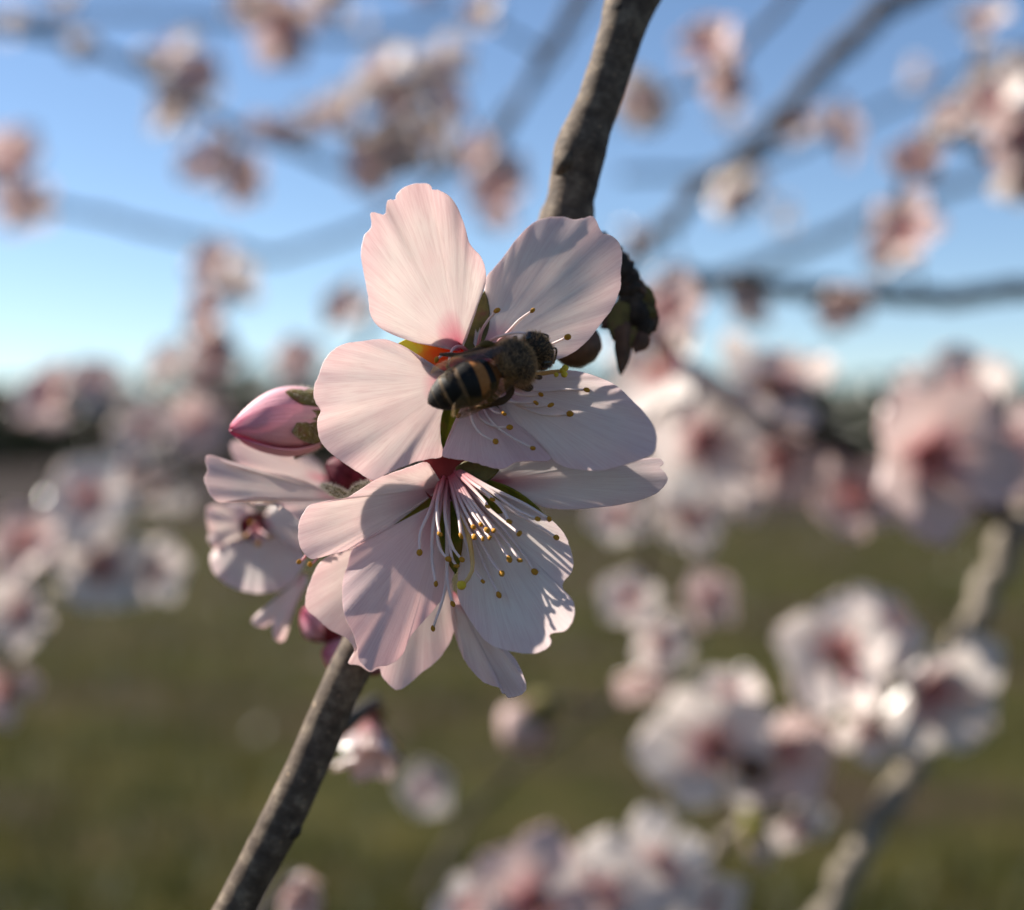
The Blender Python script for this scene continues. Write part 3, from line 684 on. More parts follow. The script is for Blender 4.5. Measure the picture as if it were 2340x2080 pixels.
# ------------------------------------------------------------------ the bee
def bee():
    tip, tho, head = P(978, 922, .1468), P(1160, 838, .1478), P(1232, 800, .1500)
    sp = resample(catmull([tip, P(1060, 880, .1462), P(1120, 858, .1472), tho, P(1205, 815, .1488), P(1250, 792, .1508)], 12), 200)
    L = [0.0]
    for a, b in zip(sp, sp[1:]): L.append(L[-1] + (b - a).length)
    tot = L[-1]; k = tot / 14.7e-3
    prof = [(0, .10), (.25, .55), (.6, .95), (1.2, 1.42), (1.9, 1.78), (2.6, 2.02), (3.4, 2.22), (4.2, 2.32), (5.0, 2.34), (5.8, 2.26), (6.5, 2.08), (7.1, 1.75), (7.55, 1.25), (7.85, .8), (8.1, .72), (8.35, 1.05),
            (8.65, 1.75), (9.1, 2.3), (9.7, 2.6), (10.3, 2.62), (10.9, 2.4), (11.4, 1.95), (11.75, 1.4), (12.0, 1.05), (12.2, 1.35), (12.5, 1.85), (13.0, 2.2), (13.5, 2.1), (14.0, 1.65), (14.4, 1.0), (14.65, .35), (14.7, .08)]
    def at(s):
        s = max(0, min(tot, s)); j = 0
        while j < len(L) - 2 and L[j + 1] < s: j += 1
        f = (s - L[j]) / max(1e-12, L[j + 1] - L[j]); p = sp[j].lerp(sp[j + 1], f); t = (sp[min(j + 3, 199)] - sp[max(j - 3, 0)]).normalized()
        up = (Vector((.05, -1, .10))); up = (up - t * up.dot(t)).normalized(); return p, t, t.cross(up), up      # side points to the lower-right
    def rad(s):
        s = s / k * 1e3
        for (a, ra), (b, rb) in zip(prof, prof[1:]):
            if a <= s <= b:
                f = (s - a) / (b - a); f = f * f * (3 - 2 * f) if False else f; return (ra + (rb - ra) * f) * 1.06e-3
        return .0001
    def colour(s, ang):
        s = s / k * 1e3; n = .25 * math.cos(ang)
        if s < 8.0:
            for lo, hi, c in ((7.05, 8.0, (.20, .075, .022)), (5.15, 6.05, (.30, .115, .032)), (3.75, 4.0, (.12, .07, .035)), (2.15, 2.45, (.13, .085, .05)), (1.0, 1.2, (.06, .045, .03))):
                if lo <= s - n * .3 <= hi: return c
            return (.008, .007, .007) if s > 1.6 else (.016, .014, .014)
        if s < 12.0: return (.035, .025, .018) if abs(s - 10.0) < .9 and math.cos(ang) > .5 else (.10, .065, .036)
        return (.03, .02, .014)
    V = []; Fc = []; C = []; S = 28; rows = 150
    for i in range(rows):
        s = tot * i / (rows - 1); p, t, sd, up = at(s); r = rad(s); sm = s / k * 1e3
        if sm < 7.6: r *= 1 + .018 * ((sm * .82) % 1.0 - .5)
        for j in range(S):
            a = 2 * math.pi * j / S
            fl = .86 if sm < 8 else .95
            V.append(p + sd * math.sin(a) * r + up * math.cos(a) * r * fl); C.append(colour(s, a))
    for i in range(rows - 1):
        for j in range(S):
            a = i * S + j; b = i * S + (j + 1) % S; Fc.append((a, b, b + S, a + S))
    Fc.append(tuple(reversed(range(S)))); Fc.append(tuple(range((rows - 1) * S, rows * S)))
    def leg(pl, r0, c):
        q = resample(catmull(pl, 6), 22); n0 = len(V)
        g = tube_geo(q, [r0 * (1.15 - .75 * i / 21) * (1 + .35 * math.sin(i / 21 * 9.4) ** 2) for i in range(22)], 7)
        V.extend(g[0]); Fc.extend([tuple(x + n0 for x in f) for f in g[1]]); C.extend([c] * len(g[0]))
    def loc(s, side, up): p, t, sd, u = at(s * k * 1e-3); return p + sd * side * 1e-3 + u * up * 1e-3
    br = (.055, .028, .013)
    sg = -1 if (loc(9, 1, 0) - loc(9, -1, 0)).dot(VU) > 0 else 1      # sg: +1 side is below in the picture
    leg([loc(9.2, 1.4 * sg, -.6), loc(9.8, 3.0 * sg, -.4), loc(10.6, 3.2 * sg, -.7), loc(11.2, 2.3 * sg, -2.4)], .00034, br)
    leg([loc(8.8, 1.3 * sg, -1.0), loc(8.0, 2.9 * sg, -.8), loc(6.4, 3.0 * sg, -1.2), loc(5.0, 2.5 * sg, -2.6)], .00042, br)
    leg([loc(10.8, 1.2 * sg, -.9), loc(11.8, 2.4 * sg, -.8), loc(13.0, 2.6 * sg, -1.6), loc(13.6, 2.0 * sg, -3.0)], .00028, br)
    leg([loc(9.0, -1.3 * sg, -.6), loc(7.6, -3.0 * sg, -.2), loc(5.6, -3.2 * sg, -.6), loc(3.0, -4.6 * sg, -2.6)], .00040, br)
    leg([loc(9.6, -1.4 * sg, -.6), loc(8.9, -3.0 * sg, -.2), loc(8.0, -3.5 * sg, -.4), loc(7.4, -3.6 * sg, -2.6)], .00046, (.09, .055, .012))
    leg([loc(10.9, -1.2 * sg, -.8), loc(11.9, -2.4 * sg, -.7), loc(12.8, -2.7 * sg, -1.6), loc(13.4, -2.2 * sg, -3.0)], .00028, br)
    a = NT('bee_body'); at_ = a.n('ShaderNodeAttribute', attribute_name='Col'); tc = a.n('ShaderNodeTexCoord').outputs['Object']
    nz = a.noise(tc, 3800, 3); c = a.mix(.5, at_.outputs['Color'], a.ramp(nz, [(.3, (.6, .6, .6)), (.7, (1.25, 1.25, 1.25))]), 'MULTIPLY')
    M['bee'] = a.end(a.princ(c, .6, .16, a.bump(nz, .4, .00008)))
    root = thing('honey_bee', at(8e-3 * k)[0], 'brown and black striped honey bee with folded wings feeding on the upper blossom', 'bee')
    mesh_obj('body', V, Fc, M['bee'], root, cols=C)
    # eyes
    M['eye'] = noisy('bee_eye', [(0.3, (.006, .005, .005)), (.7, (.012, .010, .010))], 3000, .25, .5)
    for s_ in (-1, 1):
        c = loc(13.0, 1.65 * s_, .6); t = at(13e-3 * k)[1]
        g = lathe_geo(c - t * .0009, t, [(0, .0001), (.0003, .0005), (.0009, .00074), (.0015, .0005), (.0018, .0001)], 14); mesh_obj('eye', g[0], g[1], M['eye'], root, g[2])
        q = resample(catmull([loc(14.1, .4 * s_, .7), loc(14.9, .8 * s_, 1.1), loc(15.6, 1.5 * s_, .4), loc(16.3, 2.0 * s_, -.6)], 6), 14)
        g = tube_geo(q, [.00012] * 14, 6); mesh_obj('antenna', g[0], g[1], M['eye'], root, g[2])
    # wings
    a = NT('bee_wing'); uv = a.n('ShaderNodeUVMap').outputs[0]
    vo = a.n('ShaderNodeTexVoronoi', feature='DISTANCE_TO_EDGE'); vo.inputs['Scale'].default_value = 1.0; a.l(a.mapping(uv, (4.2, 3.2, 1)), vo.inputs['Vector'])
    vn = a.ramp(vo.outputs['Distance'], [(0.0, (1, 1, 1)), (0.035, (0, 0, 0))])
    tr_ = a.n('ShaderNodeBsdfTransparent'); tr_.inputs[0].default_value = (.92, .87, .80, 1)
    gl = a.n('ShaderNodeBsdfGlossy'); gl.inputs['Roughness'].default_value = .22
    df = a.n('ShaderNodeBsdfTranslucent'); df.inputs[0].default_value = (.55, .40, .26, 1)
    vd = a.n('ShaderNodeBsdfDiffuse'); vd.inputs[0].default_value = (.10, .06, .03, 1)
    m1 = a.n('ShaderNodeMixShader'); m1.inputs[0].default_value = .08; a.l(tr_.outputs[0], m1.inputs[1]); a.l(df.outputs[0], m1.inputs[2])
    m2 = a.n('ShaderNodeMixShader'); m2.inputs[0].default_value = .05; a.l(m1.outputs[0], m2.inputs[1]); a.l(gl.outputs[0], m2.inputs[2])
    m3 = a.n('ShaderNodeMixShader'); a.l(vn, m3.inputs[0]); a.l(m2.outputs[0], m3.inputs[1]); a.l(vd.outputs[0], m3.inputs[2])
    M['wing'] = a.end(m3)
    wsh = lambda u: min(1, (.12 + 1.25 * u) ** .8) * (1 - max(0, (u - .72) / .28) ** 2.2) ** .6 + .02
    for s_ in (-1, 1):
        p0, p1 = loc(10.2, 1.9 * s_, 1.7), loc(1.9, 2.5 * s_, 1.8)
        up = at(6e-3 * k)[3] + at(6e-3 * k)[2] * .75 * s_
        g = blade_geo(p0, p1, .0029, up, curl=.0002, cup=-.0003, nu=18, nv=9, shape=wsh, ruf=.00008); solid(mesh_obj('forewing', g[0], g[1], M['wing'], root, g[2]), .00003)
        p0, p1 = loc(9.5, 2.0 * s_, 1.4), loc(3.4, 2.95 * s_, .9)
        g = blade_geo(p0, p1, .0019, up, curl=.0, cup=-.0002, nu=14, nv=7, shape=wsh, ruf=.00008); solid(mesh_obj('hindwing', g[0], g[1], M['wing'], root, g[2]), .00003)
    # fur
    rg = random.Random(2); V = []; Fc = []; C2_ = []
    for i in range(9500):
        z = rg.random()
        if z < .62: s = rg.uniform(8.2, 11.8); ln = rg.uniform(.45, 1.05); c = (.78, .50, .25)
        elif z < .80: s = rg.uniform(12.2, 14.5); ln = rg.uniform(.3, .7); c = (.62, .38, .17)
        elif z < .92: s = rg.choice((7.6, 5.6, 3.9, 2.3)) + rg.uniform(-.25, .25); ln = rg.uniform(.12, .28); c = (.30, .18, .08)
        else: s = rg.uniform(.1, 7.5); ln = rg.uniform(.08, .2); c = (.09, .07, .05)
        ang = rg.uniform(0, 6.28); p, t, sd, up = at(s * k * 1e-3); r = rad(s * k * 1e-3)
        nrm = sd * math.sin(ang) + up * math.cos(ang) * .95; b = p + nrm * r * .97
        if 8.8 < s < 10.9 and math.cos(ang) > .55 and rg.random() < .6: ln *= .55; c = (.50, .36, .23)
        dr = (nrm + t * rg.uniform(-.7, .15) + Vector((rg.gauss(0, .22), rg.gauss(0, .22), rg.gauss(0, .22)))).normalized(); e = dr.cross(t).normalized() * .000022
        n0 = len(V); V += [b - e, b + e, b + dr * ln * 1e-3]; Fc.append((n0, n0 + 1, n0 + 2)); f = rg.uniform(.35, 1.35); C2_ += [tuple(x * f for x in c)] * 3
    a = NT('bee_fur'); at_ = a.n('ShaderNodeAttribute', attribute_name='Col')
    o = mesh_obj('fur', V, Fc, a.thin(at_.outputs['Color'], .4, .5, .02), root, cols=C2_, smooth=False); o['kind'] = 'stuff'
bee()

# ------------------------------------------------------------------ blossoms and twigs farther back
def far_petal_mesh(seed, pink):
    rg = random.Random(seed); V = []; Fc = []; Uv = []; nu, nv = 10, 9
    Lp = .0205 * rg.uniform(.9, 1.08); Wd = .0182 * rg.uniform(.88, 1.12); notch = rg.uniform(.02, .14); rise = rg.uniform(.15, .5); bow = rg.uniform(-.002, .0035); ph = rg.uniform(0, 6)
    for i in range(nu):
        u = i / (nu - 1)
        wd = Wd * .5 * (.13 + .87 * math.sin(math.pi * .5 * min(1, u / .68)) ** 1.25) * (1 - max(0, (u - .68) / .32) ** 2.3 * .62)
        for j in range(nv):
            v = j / (nv - 1) * 2 - 1
            ll = Lp * u * (1 - notch * math.exp(-(v / .22) ** 2) * u ** 3 - .16 * v * v * u)
            z = rise * ll + bow * math.sin(math.pi * u) + .0022 * v * v * u + .0009 * math.sin(5 * v + ph) * u ** 3 + .0006 * math.sin(9 * v + 2 * ph) * u ** 4
            V.append(Vector((wd * v, .0014 + ll, z))); Uv.append((j / (nv - 1), max(.02, u)))
    for i in range(nu - 1):
        for j in range(nv - 1):
            a = i * nv + j; Fc.append((a, a + 1, a + nv + 1, a + nv))
    me = bpy.data.meshes.new('petal'); me.from_pydata(V, [], Fc); me.polygons.foreach_set('use_smooth', [True] * len(Fc))
    ul = me.uv_layers.new(name='UVMap')
    for lp in me.loops: ul.data[lp.index].uv = Uv[lp.vertex_index]
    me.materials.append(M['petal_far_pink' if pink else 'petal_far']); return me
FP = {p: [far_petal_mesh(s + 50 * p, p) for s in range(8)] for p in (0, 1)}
def simple_mesh(name, g, mat):
    me = bpy.data.meshes.new(name); me.from_pydata([tuple(v) for v in g[0]], [], g[1]); me.polygons.foreach_set('use_smooth', [True] * len(g[1])); me.materials.append(mat); return me
FCUP = simple_mesh('calyx_cup', lathe_geo(Vector((0, 0, .0012)), Vector((0, 0, -1)), [(-.0003, .0005), (0, .0024), (.0015, .0029), (.004, .0026), (.006, .0014), (.0072, .0009)], 12), M['calyx'])
FSEP = simple_mesh('sepal', blade_geo(Vector((0, .0018, .0004)), Vector((0, .0088, .0006)), .0042, Vector((0, 0, 1)), -.0012, .0005, 6, 4), M['sepal_olive'])
def tuft_mesh(seed):
    rg = random.Random(seed); gs = []
    for i in range(22):
        a = rg.uniform(0, 6.28); tl = rg.uniform(.15, .85); ln = rg.uniform(.008, .0125); b = Vector((math.cos(a) * .0016, math.sin(a) * .0016, .001))
        dr = Vector((math.cos(a) * math.sin(tl), math.sin(a) * math.sin(tl), math.cos(tl))); e = b + dr * ln
        gs.append((tube_geo([b, b + dr * ln * .5 + Vector((0, 0, .0006)), e], [.00022, .0002, .00016], 4), 0)); gs.append((lathe_geo(e - dr * .0004, dr, [(0, .0001), (.0003, .00042), (.0008, .00035), (.001, .0001)], 5), 1))
    V = []; Fc = []; mi = []
    for g, m in gs:
        o = len(V); V += g[0]; Fc += [tuple(x + o for x in f) for f in g[1]]; mi += [m] * len(g[1])
    me = bpy.data.meshes.new('stamen_tuft'); me.from_pydata([tuple(v) for v in V], [], Fc)
    me.materials.append(NTfar); me.materials.append(M['anther']); me.polygons.foreach_set('material_index', mi); return me
NTfar = thin_noisy('filament_far', [(0.3, (0.62, 0.22, 0.27)), (0.7, (0.75, 0.45, 0.47))], 200, 0.3)
TUFT = [tuft_mesh(s) for s in range(4)]
PED = simple_mesh('pedicel', tube_geo([Vector((0, 0, 0)), Vector((0, 0, .5)), Vector((0, 0, 1))], [1, .9, .8], 7), M['sepal_olive'])
PED2 = PED.copy(); PED2.materials[0] = M['bark_far']

twigs = []
def twig(ctrl, r0, r1, label, mat='bark_far', fv=True, group=None):
    c = [P(x * FV, y * FV, d) if fv else P(x, y, d) for x, y, d in ctrl]
    q = resample(catmull(c, 8), max(24, len(ctrl) * 9)); n = len(q); sd = random.random() * 50
    for i in range(1, n - 1): q[i] = q[i] + Vector((mnoise.noise(Vector((i * .35, sd, 0))), mnoise.noise(Vector((i * .35, sd, 9))), mnoise.noise(Vector((i * .35, sd, 19))))) * r0 * .9
    g = tube_geo(q, [(r0 + (r1 - r0) * i / (n - 1)) * (1 + .22 * max(0, math.sin(i * 1.1 + sd)) ** 6) for i in range(n)], 10, lambda acc, a, t: 1 + .12 * mnoise.noise(Vector((math.cos(a), math.sin(a), acc * 120 + sd))))
    t = thing('almond_branch' if r0 > .0022 else 'almond_twig', q[0], label, 'branch' if r0 > .0022 else 'twig', group)
    mesh_obj('stem', g[0], g[1], M[mat], t, g[2])
    twigs.append((t, q, mat)); return q
rb = random.Random(77)
def blossom(x, y, size, label, face=None, q=None, pink=None, group='blurred blossoms in the background', d=None, open_=1.0, npet=5):
    """x, y, size in full-view pixels; the depth follows from the twig it grows on"""
    if d is None:
        d = .039 * F / (size * FV) if q is None else None
    if d is None:
        dd = .039 * F / (size * FV); p = P(x * FV, y * FV, dd)
        def pxdist(v):
            r = v - CAM; z = r.dot(VF); return (r.dot(VR) / z * F + 1170 - x * FV) ** 2 + (-r.dot(VU) / z * F + 1040 - y * FV) ** 2
        best = min(q, key=pxdist); d = (best - CAM).dot(VF) - .004
    p = P(x * FV, y * FV, d); sc = min(1.35, max(.5, size * FV * d / F / .039))
    if face is None:
        a = rb.uniform(0, 6.28); el = rb.uniform(.1, 1.0); f = Vector((math.cos(a) * math.cos(el), -math.sin(el), math.sin(a) * math.cos(el)))
    else:
        f = Vector((face[0], -max(.02, 1 - face[0] ** 2 - face[1] ** 2) ** .5, face[1])) if len(face) == 2 else Vector(face)
    f.normalize()
    t = thing('almond_blossom', p - f * .006 * sc, label, 'blossom', group)
    rot = f.to_track_quat('Z', 'Y'); pk = (rb.random() < .3) if pink is None else pink; sp = rb.uniform(0, 6.28)
    def part(name, me, mat):
        o = bpy.data.objects.new(name, me); col.objects.link(o); o.parent = t
        o.matrix_local = Matrix.Translation(f * .006 * sc) @ rot.to_matrix().to_4x4() @ mat @ Matrix.Scale(sc, 4); return o
    for k in range(npet):
        az = sp + k * 2 * math.pi / 5 + rb.uniform(-.12, .12)
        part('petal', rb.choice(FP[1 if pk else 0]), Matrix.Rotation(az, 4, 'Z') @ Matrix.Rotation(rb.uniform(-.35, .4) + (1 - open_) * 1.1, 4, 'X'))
    for k in range(5): part('sepal', FSEP, Matrix.Rotation(sp + .63 + k * 2 * math.pi / 5, 4, 'Z'))
    part('calyx_cup', FCUP, Matrix.Identity(4))
    o = part('stamen_tuft', rb.choice(TUFT), Matrix.Rotation(sp, 4, 'Z')); o['kind'] = 'stuff'
    # short stalk to the twig
    allq = [v for tw in twigs for v in tw[1]] + hpath if q is None else q
    b = p - f * .006 * sc; n = nearest(allq, b); v = b - n; Lr = v.length
    if Lr > .001:
        o = bpy.data.objects.new('pedicel', PED if Lr < .03 else PED2); col.objects.link(o); o.parent = t; o.location = n - b
        o.rotation_euler = v.to_track_quat('Z', 'Y').to_euler(); rr = .0009 if Lr < .03 else .0014; o.scale = (rr, rr, Lr)
    return t
def scatter(q, n, spread, label, group, lo=0.0, hi=1.0, sc=1.0):
    for i in range(n):
        u = lo + (hi - lo) * (i + rb.random()) / n; b = q[int(u * (len(q) - 1))]
        p = b + Vector((rb.gauss(0, spread), rb.gauss(0, spread), rb.gauss(0, spread))); r = p - CAM; z = r.dot(VF)
        x = (r.dot(VR) / z * F + 1170) / FV; y = (-r.dot(VU) / z * F + 1040) / FV
        f = (p - b).normalized(); f = (f.x, f.y - .25, f.z)
        blossom(x, y, .039 * sc * F / z / FV, label, face=f, d=z, q=q, group=group, open_=rb.uniform(.6, 1.0))

# sky, right
q1 = twig([(1900, -60, .62), (1740, 40, .64), (1640, 140, .65), (1540, 260, .66), (1440, 340, .67), (1340, 440, .68), (1250, 540, .70), (1180, 640, .72)], .0058, .0035, 'blurred dark branch slanting across the sky down towards the bee blossom')
blossom(1665, 268, 130, 'blurred pink blossom on the lower side of the dark slanting branch', (.6, .1), q1, 1)
blossom(1590, 262, 80, 'small blurred blossom close against the dark slanting branch', (-.3, .4), q1)
scatter(q1, 4, .02, 'small blurred blossom strung along the dark slanting branch', 'blossoms along the slanting branch', .5, 1.0, .7)
q7 = twig([(1620, -60, .50), (1520, 60, .52), (1430, 150, .53), (1360, 175, .54), (1290, 210, .55), (1235, 260, .56)], .002, .0012, 'thin blurred twig in front of the slanting branch, carrying two blossoms')
blossom(1415, 115, 150, 'blurred peach-pink blossom beside the upper sharp branch, with a brown calyx under it', (-.3, .7), q7, 1)
blossom(1440, 170, 100, 'blurred brownish blossom seen from its calyx side, next to a peach-pink one', (.4, -.3, ), q7, 1)
blossom(1285, 200, 130, 'blurred pale blossom half behind the upper sharp branch', (-.5, -.5), q7, 0)
q2 = twig([(1330, 545, .50), (1400, 560, .51), (1500, 568, .52), (1620, 580, .53), (1850, 594, .54), (2100, 572, .55)], .0034, .0042, 'blurred dark branch running level across the sky above the right tree tops', 'bark_dark')
blossom(1680, 600, 120, 'blurred red-hearted blossom hanging under the level dark branch', (-.2, -.6), q2, 1)
blossom(1480, 612, 120, 'blurred pale blossom under the thin end of the level dark branch', (.5, .3), q2, 0)
blossom(1815, 465, 150, 'blurred blossom standing up above the level dark branch, dark side to the right', (-.7, .2), q2, 1)
blossom(1770, 520, 90, 'small blurred blossom between the level branch and the upright blossom', (-.4, .5), q2)
q6 = twig([(2110, 420, .44), (2000, 330, .46), (1900, 270, .47), (1840, 300, .48), (1800, 370, .49), (1795, 450, .5)], .0024, .0014, 'blurred arching branch hung with blossoms at the edge of the blue sky', 'bark_dark')
for (x, y, s, f, pk) in ((1985, 215, 170, (-.5, .5), 0), (2030, 290, 190, (.1, -.1), 1), (1960, 50, 110, (-.2, .6), 0), (2035, 150, 120, (.3, .3), 0), (1900, 240, 90, (-.4, .5), 0), (2030, 350, 110, (.2, -.6), 0), (1830, 320, 80, (-.5, 0), 1)):
    blossom(x, y, s, 'blurred blossom in the loose bunch on the arching branch against the sky', f, q6, pk, 'blossoms on the arching branch')
q14 = twig([(1280, 640, 1.1), (1480, 545, 1.12), (1640, 480, 1.15), (1780, 420, 1.2), (2100, 300, 1.25)], .006, .005, 'faint bluish out-of-focus branch far behind the level dark one')
q16 = twig([(1240, 350, 1.0), (1500, 330, 1.05), (1800, 200, 1.1), (2100, 90, 1.15)], .003, .003, 'faint thin far branch crossing behind the slanting dark branch')
scatter(q16, 5, .03, 'tiny faint blossom far back on the thin branch crossing behind the slanting one', 'far faint blossoms right', .1, .9, .8)
# sky, left
q4 = twig([(-50, 40, .72), (150, 85, .72), (330, 165, .72), (430, 240, .72), (560, 290, .71), (720, 345, .70), (900, 330, .70), (1010, 300, .70)], .0032, .0022, 'blurred twig sagging across the left sky under a heap of blossoms')
for (x, y, s, f, pk) in ((165, 105, 70, (.2, .5), 0), (340, 110, 120, (-.2, .6), 0), (390, 160, 120, (.2, .5), 1), (365, 215, 110, (-.5, -.2), 0), (330, 240, 80, (-.5, .2), 0), (420, 330, 140, (-.4, .2), 1), (470, 355, 110, (.6, -.3), 1), (570, 265, 100, (0, .7), 0), (640, 250, 110, (.2, .6), 0),
                         (760, 150, 130, (-.3, .6), 0), (800, 215, 150, (-.2, .4), 0), (850, 150, 120, (.5, .4), 0), (790, 290, 140, (-.1, -.3), 0), (740, 330, 120, (-.4, -.4), 1), (850, 270, 120, (.5, 0), 0), (900, 120, 90, (.4, .5), 0), (700, 230, 110, (-.5, .3), 0), (880, 210, 110, (.5, .3), 1), (520, 270, 80, (0, .5), 1)):
    blossom(x, y, s, 'blurred pale blossom heaped on the sagging twig in the left sky', f, q4, pk, 'blossoms on the sagging twig')
q3 = twig([(-60, 400, .95), (140, 420, .95), (300, 455, .94), (450, 490, .93), (560, 508, .92), (720, 455, .92), (860, 380, .92), (1000, 240, .92), (1130, 80, .92), (1200, -60, .92)],   .0034, .0026, 'pale blurred branch bending below the heap of blossoms in the left sky')
blossom(25, 330, 150, 'blurred dusky pink blossom on the pale bending branch where it nears the horizon glow', (.1, .4), q3, 1)
blossom(40, 400, 120, 'blurred dusky blossom hanging just under the pale bending branch', (.3, -.5), q3, 1)
q3b = twig([(430, 470, .66), (440, 560, .65), (425, 660, .64), (440, 760, .64)], .0016, .0012, 'thin blurred twig hanging from the pale branch, wrapped in pink blossoms')
for (x, y, s, f, pk) in ((430, 540, 120, (-.3, .5), 1), (470, 570, 100, (.6, .2), 0), (425, 620, 120, (-.5, 0), 1), (430, 680, 110, (-.2, -.5), 1), (420, 740, 110, (-.2, .4), 1), (340, 730, 120, (-.5, .4), 0)):
    blossom(x, y, s, 'blurred pink blossom wrapped round the thin hanging twig in the left sky', f, q3b, pk, 'blossoms on the hanging twig')
q5 = twig([(460, -50, .62), (540, 15, .62), (620, 10, .62), (720, -50, .62)], .002, .0015, 'blurred twig dipping into the top of the sky with a drooping blossom')
blossom(570, 55, 150, 'blurred blossom drooping from the twig that dips in at the top of the sky', (-.1, -.5), q5, 1)
blossom(650, 5, 100, 'blurred blossom on the dipping twig, beside the drooping one', (.4, .2), q5, 0); blossom(490, 5, 90, 'small blurred blossom on the dipping twig before the drooping one', (-.4, .3), q5, 0)
q5b = twig([(1180, -50, .60), (1100, 90, .60), (1040, 200, .60), (990, 330, .60), (1000, 420, .60)], .0026, .0014, 'blurred grey twig coming down beside the upper sharp branch to a single pink blossom')
blossom(1005, 400, 165, 'blurred pink blossom just above the notch between the two upper sharp petals', (-.2, .5), q5b, 1)
blossom(960, 30, 90, 'small blurred blossom near the top of the grey twig beside the sharp branch', (-.5, .4), q5b)
blossom(960, 310, 90, 'small blurred blossom low on the grey twig beside the sharp branch', (-.5, .2), q5b)
q17 = twig([(-50, 60, 1.3), (200, 30, 1.3), (420, 40, 1.3), (700, 70, 1.3), (1000, 20, 1.3)], .005, .004, 'faint far branch near the top of the left sky')
scatter(q17, 7, .03, 'tiny faint blossom far back along the top branch of the left sky', 'far faint blossoms left', .05, .95, .9)
# left, in front of the wood
q12 = twig([(-50, 760, .62), (100, 830, .60), (280, 880, .60), (420, 850, .60), (560, 800, .60), (700, 720, .6), (760, 600, .6)], .003, .0018, 'blurred branch of blossoms in front of the dark wood')
for (x, y, s, f, pk) in ((110, 800, 150, (-.2, .5), 1), (190, 770, 130, (.3, .6), 0), (290, 860, 140, (.0, .4), 0), (270, 930, 110, (-.3, -.5), 1), (395, 850, 130, (.3, .3), 1), (330, 960, 130, (.1, -.5), 0), (700, 625, 120, (-.4, .4), 0), (600, 730, 110, (0, .4), 1)):
    blossom(x, y, s, 'blurred pink blossom on the branch in front of the dark wood', f, q12, pk, 'blossoms before the wood')
q13 = twig([(-50, 1420, .46), (30, 1260, .46), (100, 1130, .46), (200, 1050, .46), (300, 990, .46), (420, 930, .46)], .0022, .0014, 'blurred rising twig of white blossoms above the meadow grass')
for (x, y, s, f, pk) in ((60, 1090, 170, (-.3, .5), 1), (185, 1000, 190, (-.1, .5), 0), (205, 1130, 190, (.1, .1), 0), (305, 1140, 140, (.6, .1), 0), (45, 1220, 170, (-.3, .1), 0), (15, 1370, 150, (-.3, -.2), 1)):
    blossom(x, y, s, 'blurred white blossom clustered on the rising twig over the meadow', f, q13, pk, 'blossoms on the rising twig')
# right, below the sky
q11 = twig([(1190, 610, .38), (1330, 700, .39), (1460, 800, .40), (1620, 870, .41), (1800, 950, .41), (2080, 1060, .41)], .0028, .0032, 'blurred dark branch thick with blossoms behind the right-hand petals', 'bark_dark')
blossom(1340, 625, 160, 'blurred red-hearted blossom beside the withered spur', (-.3, .3), q11, 1)
blossom(1330, 745, 250, 'large blurred white blossom filling the gap below the withered spur', (-.5, .5), q11, 0)
blossom(1400, 880, 250, 'large blurred blossom right beside the right petals, its red throat towards the branch', (.0, -.1), q11, 0)
blossom(1545, 775, 250, 'large blurred blossom with bright upper petals between the gap blossom and the big dusky one', (.1, .75), q11, 0)
blossom(1545, 900, 190, 'blurred dusky blossom below the one with bright upper petals', (.1, -.6), q11, 1)
blossom(1850, 905, 330, 'largest blurred blossom, dusky pink in the shade, with a dark red heart', (0, -.15), q11, 1, d=.355)
blossom(1900, 800, 220, 'blurred bright-edged blossom standing on top of the largest dusky one', (.1, .8), q11, 0)
blossom(1710, 990, 170, 'blurred pink blossom at one shoulder of the largest dusky one', (-.6, -.2), q11, 1)
blossom(2010, 900, 200, 'blurred shaded blossom behind the largest dusky one, towards the branch end', (.5, .1), q11, 1)
q11b = twig([(1310, 700, .42), (1320, 860, .43), (1300, 1010, .44), (1290, 1150, .45), (1270, 1330, .45)], .0016, .0010, 'blurred thin twig trailing down past the right petals with small white blossoms', 'bark_dark')
for (x, y, s, f, pk) in ((1240, 1030, 120, (-.4, .2), 0), (1370, 1030, 160, (.3, .2), 0), (1260, 1200, 120, (-.2, .5), 0), (1310, 1280, 130, (.2, -.2), 0), (1410, 1195, 110, (.4, .3), 1), (1280, 1350, 90, (0, -.6), 1), (1480, 960, 150, (.4, .0), 0)):
    blossom(x, y, s, 'blurred small white blossom on the thin twig trailing past the right petals', f, q11b, pk, 'blossoms on the trailing twig')
# lower right
q8 = twig([(1600, 1900, .385), (1690, 1740, .39), (1790, 1580, .395), (1850, 1460, .405), (1900, 1330, .41), (1960, 1200, .41), (2030, 1060, .41), (2110, 930, .41)], .0036, .0040, 'thick blurred grey branch rising beside the two red-hearted blossoms', 'bark_pale')
blossom(1690, 1310, 250, 'blurred white blossom with a crimson throat, paired beside the red-hearted one', (-.55, .15), q8, 0, d=.39)
blossom(1735, 1440, 150, 'blurred bright white half-open blossom hanging under the red-hearted pair', (-.1, -.5), q8, 0, d=.385, open_=.6)
blossom(1850, 1375, 290, 'blurred blossom with a dark crimson heart on the thick grey branch', (.2, -.35), q8, 0, d=.38)
blossom(1760, 1260, 170, 'blurred white blossom with raised petals above the crimson-throated pair', (.2, .75), q8, 0, d=.40)
q9 = twig([(1280, 1900, .40), (1380, 1760, .405), (1480, 1650, .41), (1560, 1580, .415), (1640, 1500, .42), (1720, 1420, .42)], .0026, .0020, 'blurred pale twig leading up to the blossom pair with the brown centre', 'bark_pale')
